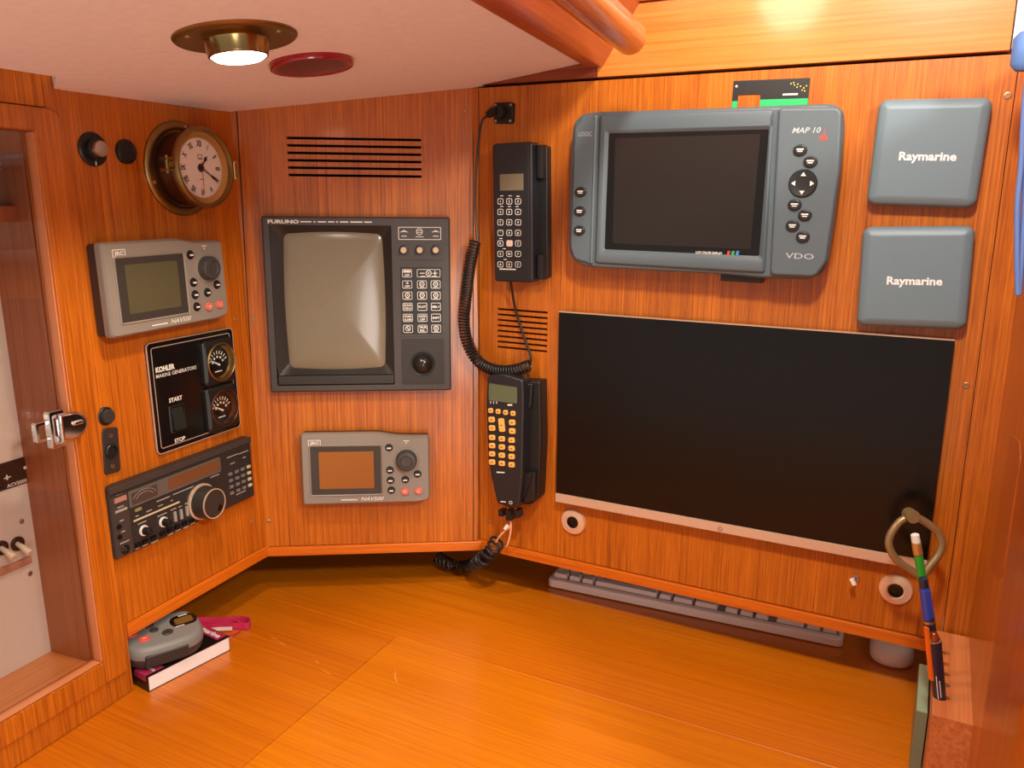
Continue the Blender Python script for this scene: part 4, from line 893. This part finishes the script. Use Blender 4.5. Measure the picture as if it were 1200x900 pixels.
# ================================================================== CEILING THINGS
def cmat(x, y):
    p = ce(x, y); zx = Vector((1, 0, 0)); zx = (zx - cn * zx.dot(cn)).normalized(); m = Matrix((zx, cn.cross(zx), cn)).transposed().to_4x4(); m.translation = p; return m
t = thing('ceiling_light', 'round brass downlight glowing in the low ceiling', 'lamp', cmat(276, 42.5))
b = MB(); b.lathe([(59, 0), (59, 1.5), (57, 3.5), (52, 4), (38, 2.5), (33, 5)], 52); b.build('flange', M_brass, t)
b = MB(); b.lathe([(33, 3), (30.5, 7), (29, 17), (28.5, 19), (27, 20), (26, 19), (25.5, 17)], 52, caps=False); b.build('barrel', mat('barrel_brass', (150, 128, 84), .22, 1), t)
b = MB(); b.lathe([(25.8, 16), (25.6, 19.5), (23, 21.5), (16, 23), (6, 23.6)], 40); b.build('lens', mat('glowing_lens', (255, 240, 214), .5, emit=14), t)
for k in range(3):
    a = 2 * PI * k / 3 + .3; b = MB(); b.lathe([(2.6, 3), (2.4, 4.6), (1, 5)], 12, 48 * math.cos(a), 48 * math.sin(a)); b.build('screw', M_brassb, t)
dn = cmat(276, 42.5) @ Vector((0, 0, .032))
lamp('ceiling_light_glow', 'SPOT', dn, dn + cn, 7.5, (1, .85, .62), .02, angle=2.5, blend=.7)
t = thing('red_lens', 'round dark red plastic lens beside the ceiling downlight', 'lens', cmat(365, 73))
b = MB(); b.lathe([(48, 0), (48, 4), (47, 6.4), (45.5, 7), (44, 6), (42, 5.8)], 48); b.build('rim', mat('red_plastic', (150, 18, 30), .18, coat=.5), t)
b = MB(); b.lathe([(44, 5.6), (30, 6.3), (6, 6.4)], 44); b.build('disc', mat('dark_red_plastic', (84, 16, 20), .22, coat=.3), t)

# wooden handrail along the ceiling edge
fp = e1 + ey * .092; pr = ray(738, 44); nrm = ey
rend = pr * (fp.dot(nrm) / pr.dot(nrm))
mrow = Matrix((ex, ey, ez)).transposed().to_4x4(); mrow.translation = rend
b = MB(); R_ = 19; prof = []
for k in range(8):
    a = PI / 2 * k / 7; prof.append((R_ * math.sin(a) if k else 1, 10 - 14 * (1 - math.cos(a)) + 4))
b.M = Matrix(((0, 0, 1, 0), (1, 0, 0, 0), (0, 1, 0, 0), (0, 0, 0, 1)))
b.lathe(prof + [(R_, -1300)], 28)
t = thing('handrail', 'round varnished wooden handrail along the ceiling edge', 'handrail', mrow)
b.build('rail', wood('rail_wood', (222, 126, 58), (186, 88, 34), 'X', rough=.2, coat=.6), t)
b = MB()
b.box(-330, -270, -34, 0, -14, 14, 3); b.build('bracket', W_beam, t)

# ================================================================== ON THE TABLE
# keyboard
ka, kb = desk(641, 680, ZD + .012), desk(988, 752, ZD + .012)
kx = (kb - ka); kx.z = 0; KW = kx.length * 1000; kx.normalize(); ky = Vector((0, 0, 1)).cross(kx)
km = Matrix((kx, ky, Vector((0, 0, 1)))).transposed().to_4x4(); km.translation = Vector((ka.x, ka.y, ZD))
t = thing('keyboard', 'pinkish beige keyboard pushed under the right panel', 'keyboard', km)
b = MB(); b.prism(rr(KW, 160, 10, KW / 2, 80, 6), 2, 15, 4, 3); b.build('body', M_wht, t)
b = MB(); b.box(6, KW - 6, 10, 136, 14.8, 15.6, .2); b.build('key_gap_shade', mat('key_gap_shade', (150, 126, 122), .6), t)  # sheet coloured darker for the shade between the keys
rows = [[18, 15, 15, 80, 15, 25, 30, None, 15, 15, 15, None, 31, 15, 15]]
x = 8; keys = []; un = (KW - 22) / 15 / 19.0
layout = [22, 18, 18, 92, 18, 28, 32, -5, 18, 18, 18, -5, 36, 18, 18]; tot = sum(abs(v) for v in layout) + 2 * len(layout); sc_ = (KW - 14) / tot
x = 7
for wv in layout:
    w_ = abs(wv) * sc_
    if wv > 0: keys.append((x, w_, 11, 17))
    x += w_ + 2 * sc_
for r_ in range(1, 6):
    x = 7; n_ = 21
    for c_ in range(n_):
        w_ = (KW - 14) / n_ - 1.5
        if c_ not in (15, 19 if False else 15): keys.append((x, w_, 11 + r_ * 20, 17))
        x += w_ + 1.5
for i, (x, w_, y, h_) in enumerate(keys):
    if i > 95: break
    b = MB(); o_ = rr(w_ - 1, h_, 1.6, x + w_ / 2, y + h_ / 2, 2); b.loops([[(a, c, 13) for a, c in o_], [(a, c, 20) for a, c in inset(o_, 1)], [(a, c, 22.5) for a, c in inset(o_, 2.2)]]); b.build('key', M_key, t)
# mouse
mp = desk(1045, 770, ZD + .012); mm = km.copy(); mm.translation = Vector((mp.x, mp.y, ZD)) + ky * .038
t = thing('computer_mouse', 'white computer mouse peeking out beneath the right panel', 'mouse', mm)
b = MB(); Ls = []
for z, s in ((0, .8), (2, .9), (6, .97), (12, 1), (19, .98), (26, .9), (31, .74), (34, .5), (35, .2)): Ls.append([(x * s, y * s - (1 - s) * 6, z) for x, y in rr(58, 108, 26, seg=8)])
b.loops(Ls); b.build('shell', M_wht, t)
b = MB(); b.box(-.4, .4, -40, -8, 32, 33.5); b.lathe([(4, 30), (4, 35)], 16, 0, -26); b.build('wheel', mat('wheel_grey', (170, 160, 156), .5), t)

# book and remote
b1, b2, b3 = desk(175, 811), desk(270, 762), desk(156, 800)
bx = (b2 - b1); BL = bx.length * 1000; bx.normalize(); by = Vector((0, 0, 1)).cross(bx)
bm_ = Matrix((bx, by, Vector((0, 0, 1)))).transposed().to_4x4(); bm_.translation = b1
t = thing('book', 'black paperback with pink labels lying below the left panel', 'book', bm_)
b = MB(); b.box(1, BL - 1, .8, 96, 1, 21); b.build('pages', mat('paper', (244, 236, 232), .7), t)
b = MB(); b.box(0, BL, 0, 97, 21, 22.3, .3); b.box(0, BL, 0, 97, 0, 1, .1); b.box(-1, .6, 0, 97, 0, 22, .2); b.build('cover', mat('cover_black', (22, 18, 20), .3), t)
mg = mat('magenta', (170, 44, 84), .5); b = MB(); b.box(2, 26, 4, 30, 22.3, 22.6); b.box(-1.3, 2, 4, 30, 22.2, 22.6); b.box(-1.3, -.9, 4, 30, 14, 22.4); b.build('label_patch', mg, t); b = MB(); b.box(BL - 17, BL - 1, 5, 90, 22.3, 22.6); b.build('label_patch', mat('magenta', (170, 44, 84), .5), t)
b = MB(); b.text('Raymarine', 8, 14, 17, 22.8, rot=-PI / 2, bold=.04, fit=23); b.text('Raymarine', 12.5, BL - 9, 40, 22.8, rot=-PI / 2, bold=.04, fit=62); b.build('lettering', M_white, t)
# remote control lying on the book
zr = ZD + .0226
ra, rb_ = desk(158, 762, zr + .02), desk(236, 738, zr + .02)
rx = (rb_ - ra); rx.z = 0; RL = rx.length * 1000; rx.normalize(); ry = Vector((0, 0, 1)).cross(rx)
rm = Matrix((rx, ry, Vector((0, 0, 1)))).transposed().to_4x4(); cen = desk(189, 742, zr + .030); rm.translation = Vector((cen.x, cen.y, zr + .007)); rm = rm @ Matrix.Rotation(math.radians(12), 4, 'X')
t = thing('remote_control', 'chunky grey handheld remote with small display on top of the book', 'remote', rm)
def blob(L, W, sx=1):
    return [(L / 2 * (abs(math.cos(a)) ** .55) * (1 if math.cos(a) > 0 else -1), W / 2 * (abs(math.sin(a)) ** .75) * (1 if math.sin(a) > 0 else -1)) for a in [2 * PI * k / 40 for k in range(40)]]
RL, RW = 104, 72; o_ = blob(RL, RW)
b = MB(); b.loops([[(x * .9, y * .88, .0) for x, y in o_], [(x * .97, y * .96, 5) for x, y in o_], [(x, y, 12) for x, y in o_], [(x, y, 17) for x, y in o_]]); b.build('lower_shell', mat('remote_dark', (58, 54, 54), .45), t)
b = MB(); b.loops([[(x, y, 17) for x, y in o_], [(x * 1.0, y * 1.0, 22) for x, y in o_], [(x * .97, y * .95, 28) for x, y in o_], [(x * .92, y * .87, 31.5) for x, y in o_], [(x * .8, y * .72, 33) for x, y in o_]]); b.build('upper_shell', mat('remote_grey', (124, 124, 120), .45), t)
b = MB(); b.prism(round_poly([(-32, -37), (24, -37), (24, -32), (-32, -32)], 2), 6, 24, 2); b.build('side_grip', mat('grip_dark', (50, 46, 46), .5), t)
b = MB(); b.prism(rr(36, 24, 11, 30, 6), 32.5, 33.8, .6); o = b.build('display_window', M_blackg, t)
b = MB(); b.prism(rr(24, 13, 3, 30, 5), 33.8, 34); b.build('screen', mat('lcd_remote', (110, 84, 40), .3), o)
b = MB(); b.box(26, 38, 14.5, 16, 33.8, 34.1); b.box(16, 28, -6, -4.6, 33.8, 34.1); b.build('print', M_white, o)
for (x, y, m_, s) in ((-38, 6, mat('remote_red', (226, 84, 66), .4), 1), (-26, -10, mat('remote_red', (0, 0, 0)), 1), (-13, 14, M_jrcd, 0), (-10, 2, M_jrcd, 0), (4, -10, M_jrcd, 2)):
    b = MB(); b.prism(circ(7.4 if s else 6, x, y, 24, 5.6 if s else 4.5), 31.5, 35, 1); o = b.build('button', m_, t)
    if s == 1: lbl(o, 'red button'); b = MB(); b.prism(rr(5, 1.3, .5, x, y), 35, 35.15); b.build('print', M_white, o)
    if s == 2: b = MB(); b.prism([(x - 2.5, y - 2), (x + 2.5, y - 2), (x, y + 3)], 35, 35.15); b.build('print', M_black, o)
# lanyard of the remote
def D(x, y, z): return desk(x, y, ZD + z)
t = thing('lanyard', 'magenta fabric wrist strap looped on the table behind the book', 'strap', Matrix.Translation(D(225, 728, .03)))
tm = t.matrix_world.inverted()
def ribbon(P, w, th=.0008):
    P = smoothpath(P, 8); L = []
    for i, p in enumerate(P):
        tt = (P[min(i + 1, len(P) - 1)] - P[max(i - 1, 0)]).normalized(); sd = Vector((0, 0, 1)); sd = (sd - tt * sd.dot(tt)).normalized(); nn = tt.cross(sd) * th
        L.append([tuple(p + nn), tuple(p + sd * w + nn), tuple(p + sd * w - nn), tuple(p - nn)])
    return L
b = MB(); b.M = tm
b.loops(ribbon([D(222, 737, .030), D(236, 740, .018), D(255, 738, .004), D(278, 737, .002), D(291, 737, .002), D(292, 731, .002), D(278, 729, .003), D(256, 731, .008), D(236, 731, .022), D(222, 731, .03)], .010))
b.build('strap', mat('magenta_cloth', (196, 40, 84), .6), t, scale=1)
b = MB(); b.M = tm; b.loops(ribbon([D(238, 740.6, .019), D(255, 739, .0068), D(272, 738.3, .0045)], .005)); b.build('white_lettering', M_white, t, scale=1)
b = MB(); b.M = tm; b.tube(smoothpath([D(266, 745, .010), D(276, 743, .004), D(283, 736, .003), D(281, 729, .004), D(274, 727, .010)], 8), .0012, 8); b.build('cord', mat('magenta_cloth', (0, 0, 0)), t, scale=1)

# ------------------------------------------------------------------ right-hand corner
# pencil rack
ZB = -0.524 - O['S'].z
t = thing('pencil_rack', 'pale wooden pencil block with a row of holes at the right', 'rack', wmat('S', 108, (ZD - O['S'].z) * 1000, 19))
HB = (-0.524 - ZD) * 1000                       # rack height in mm
# build with real bores: top plate made of strips around the holes
b = MB()
WB = 19
sm = wmat('S', 108, (ZD - O['S'].z) * 1000, WB); si = sm.inverted()
hp = [si @ desk(x, y, -.524) for x, y in ((1107, 765), (1107.5, 778), (1108, 790), (1108.5, 803), (1109, 818))]
hx = [p.x * 1000 for p in hp]; zc = sum(p.z for p in hp) * 1000 / len(hp); hr = 4.6
X0, X1, YB = -103, 98, HB
cuts = [X0] + [(hx[i] + hx[i + 1]) / 2 for i in range(len(hx) - 1)] + [X1]
for i, c in enumerate(hx):
    xa, xb = cuts[i], cuts[i + 1]
    # square cell with a round bore, 32 mm deep
    n = 24; sq = []; ci = []
    for k in range(n):
        a = 2 * PI * k / n; dx, dz = math.cos(a), math.sin(a)
        kk = min((xb - c) / dx if dx > 1e-6 else (xa - c) / dx if dx < -1e-6 else 1e9, (WB - zc) / dz if dz > 1e-6 else (-WB - zc) / dz if dz < -1e-6 else 1e9)
        sq.append((c + dx * kk, zc + dz * kk)); ci.append((c + hr * dx, zc + hr * dz))
    for (cx_c, cz_c) in ((xa, -WB), (xb, -WB), (xb, WB), (xa, WB)):
        j = min(range(n), key=lambda k: (sq[k][0] - cx_c) ** 2 + (sq[k][1] - cz_c) ** 2); sq[j] = (cx_c, cz_c)
    b.loops([[(x, 0, z) for x, z in sq], [(x, YB, z) for x, z in sq], [(x, YB, z) for x, z in ci], [(x, YB - 32, z) for x, z in ci]])
b.build('block', W_block, t)
def hole(i, depth=30): return sm @ Vector((hx[i] * .001, (HB - depth) * .001, zc * .001))
def stick(base, x, y):
    """upper end seen at (x, y), standing in the hole, leaning within the plane square to the rack"""
    r = ray(x, y); n = Vector((n0.x * .35, n0.y, .0)).normalized(); return r * (base.dot(n) / r.dot(n))
def pen(name, label, base, tip, segs, cat='pen'):
    d = (tip - base); L = d.length * 1000; q = Vector((0, 0, 1)).rotation_difference(d.normalized()).to_matrix().to_4x4(); q.translation = base
    t = thing(name, label, cat, q)
    for (nm, f0, f1, r0, r1, m) in segs:
        b = MB(); z0, z1 = f0 * L, f1 * L; b.lathe([(r0 * .8, z0), (r0, z0 + .6), (r1, z1 - .6), (r1 * .8, z1)], 20); b.build(nm, m, t)
    return t, L
M_navy = mat('navy_plastic', (30, 34, 58), .3, coat=.3); M_blue = mat('blue_plastic', (40, 70, 170), .25, coat=.3); M_ora = mat('orange_plastic', (236, 110, 26), .35)
def hole_r(i): return hole(i)
def facing(t, off=0):
    d = t.matrix_world.to_3x3().inverted() @ (-t.matrix_world.translation).normalized(); return math.atan2(d.y, d.x) + off
base = hole(4); tip = stick(base, 1094, 741)
tp, L = pen('marker_pen', 'thick navy marker pen with orange clip in the front hole of the rack', base, tip, [('tip', 0, .2, 3.6, 4.4, M_navy), ('barrel', .2, .9, 6.6, 7.2, M_navy), ('collar', .9, .925, 7.4, 7.4, M_steel), ('end_cap', .925, 1, 6, 3.4, mat('copper', (196, 110, 60), .3, .9))])
b = MB(); b.M = Matrix.Rotation(facing(tp, -.9), 4, 'Z'); b.box(7, 9.5, -2.6, 2.6, L * .5, L * 1.08, .8); b.box(4, 8, -2, 2, L * .9, L * .94); b.build('clip', M_ora, tp)
b = MB(); b.M = Matrix.Rotation(facing(tp), 4, 'Z') @ Matrix.Rotation(PI / 2, 4, 'Y') @ Matrix.Rotation(PI, 4, 'Z')
b.box(L * .3, L * .55, 1.0, 1.9, 6.6, 7.2); b.box(L * .32, L * .5, -1.8, -1.0, 6.6, 7.2); b.build('lettering', M_white, tp)
base = hole(3); tip = stick(base, 1081.5, 677)
tp, L = pen('blue_pen', 'navy pen with glossy blue clip cap, behind the marker', base, tip, [('barrel', 0, .66, 5, 6, M_navy), ('ring', .66, .69, 6.3, 6.3, M_steel), ('cap', .69, .93, 6.2, 5.4, M_blue), ('end_plug', .93, 1, 5, 4.6, M_navy)])
b = MB(); b.M = Matrix.Rotation(facing(tp, .5), 4, 'Z'); b.box(5.4, 8.4, -2, 2, L * .72, L * .92, .6); b.build('clip', M_blue, tp)
base = hole(2); tip = stick(base, 1072, 626)
pen('pencil', 'green pencil with white eraser, tallest in the rack', base, tip, [('barrel', 0, .88, 4.8, 4.8, mat('green_paint', (34, 160, 52), .3, coat=.3)), ('ferrule', .88, .95, 5.1, 5.0, M_brassb), ('eraser', .95, 1, 4.7, 4.4, mat('eraser', (236, 232, 220), .7))], 'pencil')
# brass dividers standing in the rack: two bowed arms, hinge boss on top, legs down into the hole
base = hole(0); nd = Vector((-.1, -1, .12)).normalized()
dc = desk(0, 0); rr_ = ray(1067, 603); top = rr_ * (base.dot(nd) / rr_.dot(nd)); rr_ = ray(1078, 668); bot = rr_ * (base.dot(nd) / rr_.dot(nd))
t = thing('dividers', 'brass chart dividers with round bow standing behind the pencils', 'dividers', Matrix.Translation(base))
tm = t.matrix_world.inverted(); right = nd.cross(top - bot).normalized()
def pd(x, y, o=0): r = ray(x, y); return r * (base.dot(nd) / r.dot(nd)) - nd * o * 0 + nd * o
for k, PP in enumerate(([(1067, 606), (1055, 612), (1044, 628), (1043, 642), (1052, 657), (1067, 668), (1079, 676)], [(1069, 605), (1080, 609), (1097, 622), (1103, 636), (1099, 650), (1088, 664), (1079, 678)])):
    o_ = .002 * (1 if k else -1); pts = smoothpath([pd(x, y) + nd * o_ for x, y in PP], 7); lastp = base + right * (.003 if k else -.003)
    pts += [pts[-1].lerp(lastp, f) for f in (.25, .5, .75, 1)]
    n_ = len(pts); b = MB(); b.M = tm; b.tube(pts, [.0046 if i < n_ - 4 else .003 for i in range(n_)], 10); b.build('arm', M_divider, t, scale=1)
q = pd(1067.5, 604); mq = Vector((0, 0, 1)).rotation_difference(-nd).to_matrix().to_4x4(); mq.translation = q
b = MB(); b.M = tm @ mq @ Matrix.Scale(.001, 4); b.lathe([(7.5, -9), (8, -8), (8, 8), (7, 9), (3, 9.3)], 26); b.box(-5, 5, -.5, .5, 9, 9.6); b.build('hinge_boss', M_divider, t, scale=1)
# green-edged acrylic plate leaning beside the rack
sa, sb = si @ desk(1083, 777, -.56), si @ desk(1084, 829, -.56)
t = thing('plotting_plate', 'thin grey-green plate standing on edge beside the pencil rack', 'plate', sm @ Matrix.Translation((0, 0, .0255)))
b = MB(); b.box(-75, 36, 0, 74, -5, 7, .8); b.build('sheet', mat('grey_green', (120, 128, 100), .35), t)
b = MB(); b.box(-74.5, 35.5, 74, 75, -4.6, 6.6, .2); b.build('top_edge', mat('pale_green', (150, 172, 140), .4), t)

# blue cord at the right
t = thing('braided_lanyard', 'blue braided lanyard with blue toggle hanging at the right edge', 'lanyard', Matrix.Translation(on('S', 1197, 60, 0)) if False else Matrix.Translation(ray(1199, 60) * (.8 / F)))
base = t.matrix_world.translation.copy(); tm = t.matrix_world.inverted()
def bc(x, y, d=.80): return ray(x, y) * (d / F)
M_bc = mat('blue_braid', (92, 120, 178), .7, bump=.6, scale=500)
b = MB(); b.M = tm; b.tube(smoothpath([bc(1206, 75), bc(1200, 130), bc(1197, 190), bc(1192.5, 240), bc(1192, 300), bc(1193, 346)], 8), .0028, 10); b.tube(smoothpath([bc(1208, 100), bc(1204, 180), bc(1200, 260), bc(1196, 320), bc(1194, 346)], 8), .0028, 10); b.build('rope', M_bc, t, scale=1)
b = MB(); b.M = tm @ Matrix.Translation(bc(1203, 60)); b.tube([(0, 0, -.018), (0, 0, -.012), (0, 0, .012), (0, 0, .018)], [.008, .013, .013, .008], 16); b.build('toggle', mat('blue_rubber', (88, 130, 190), .5), t, scale=1)
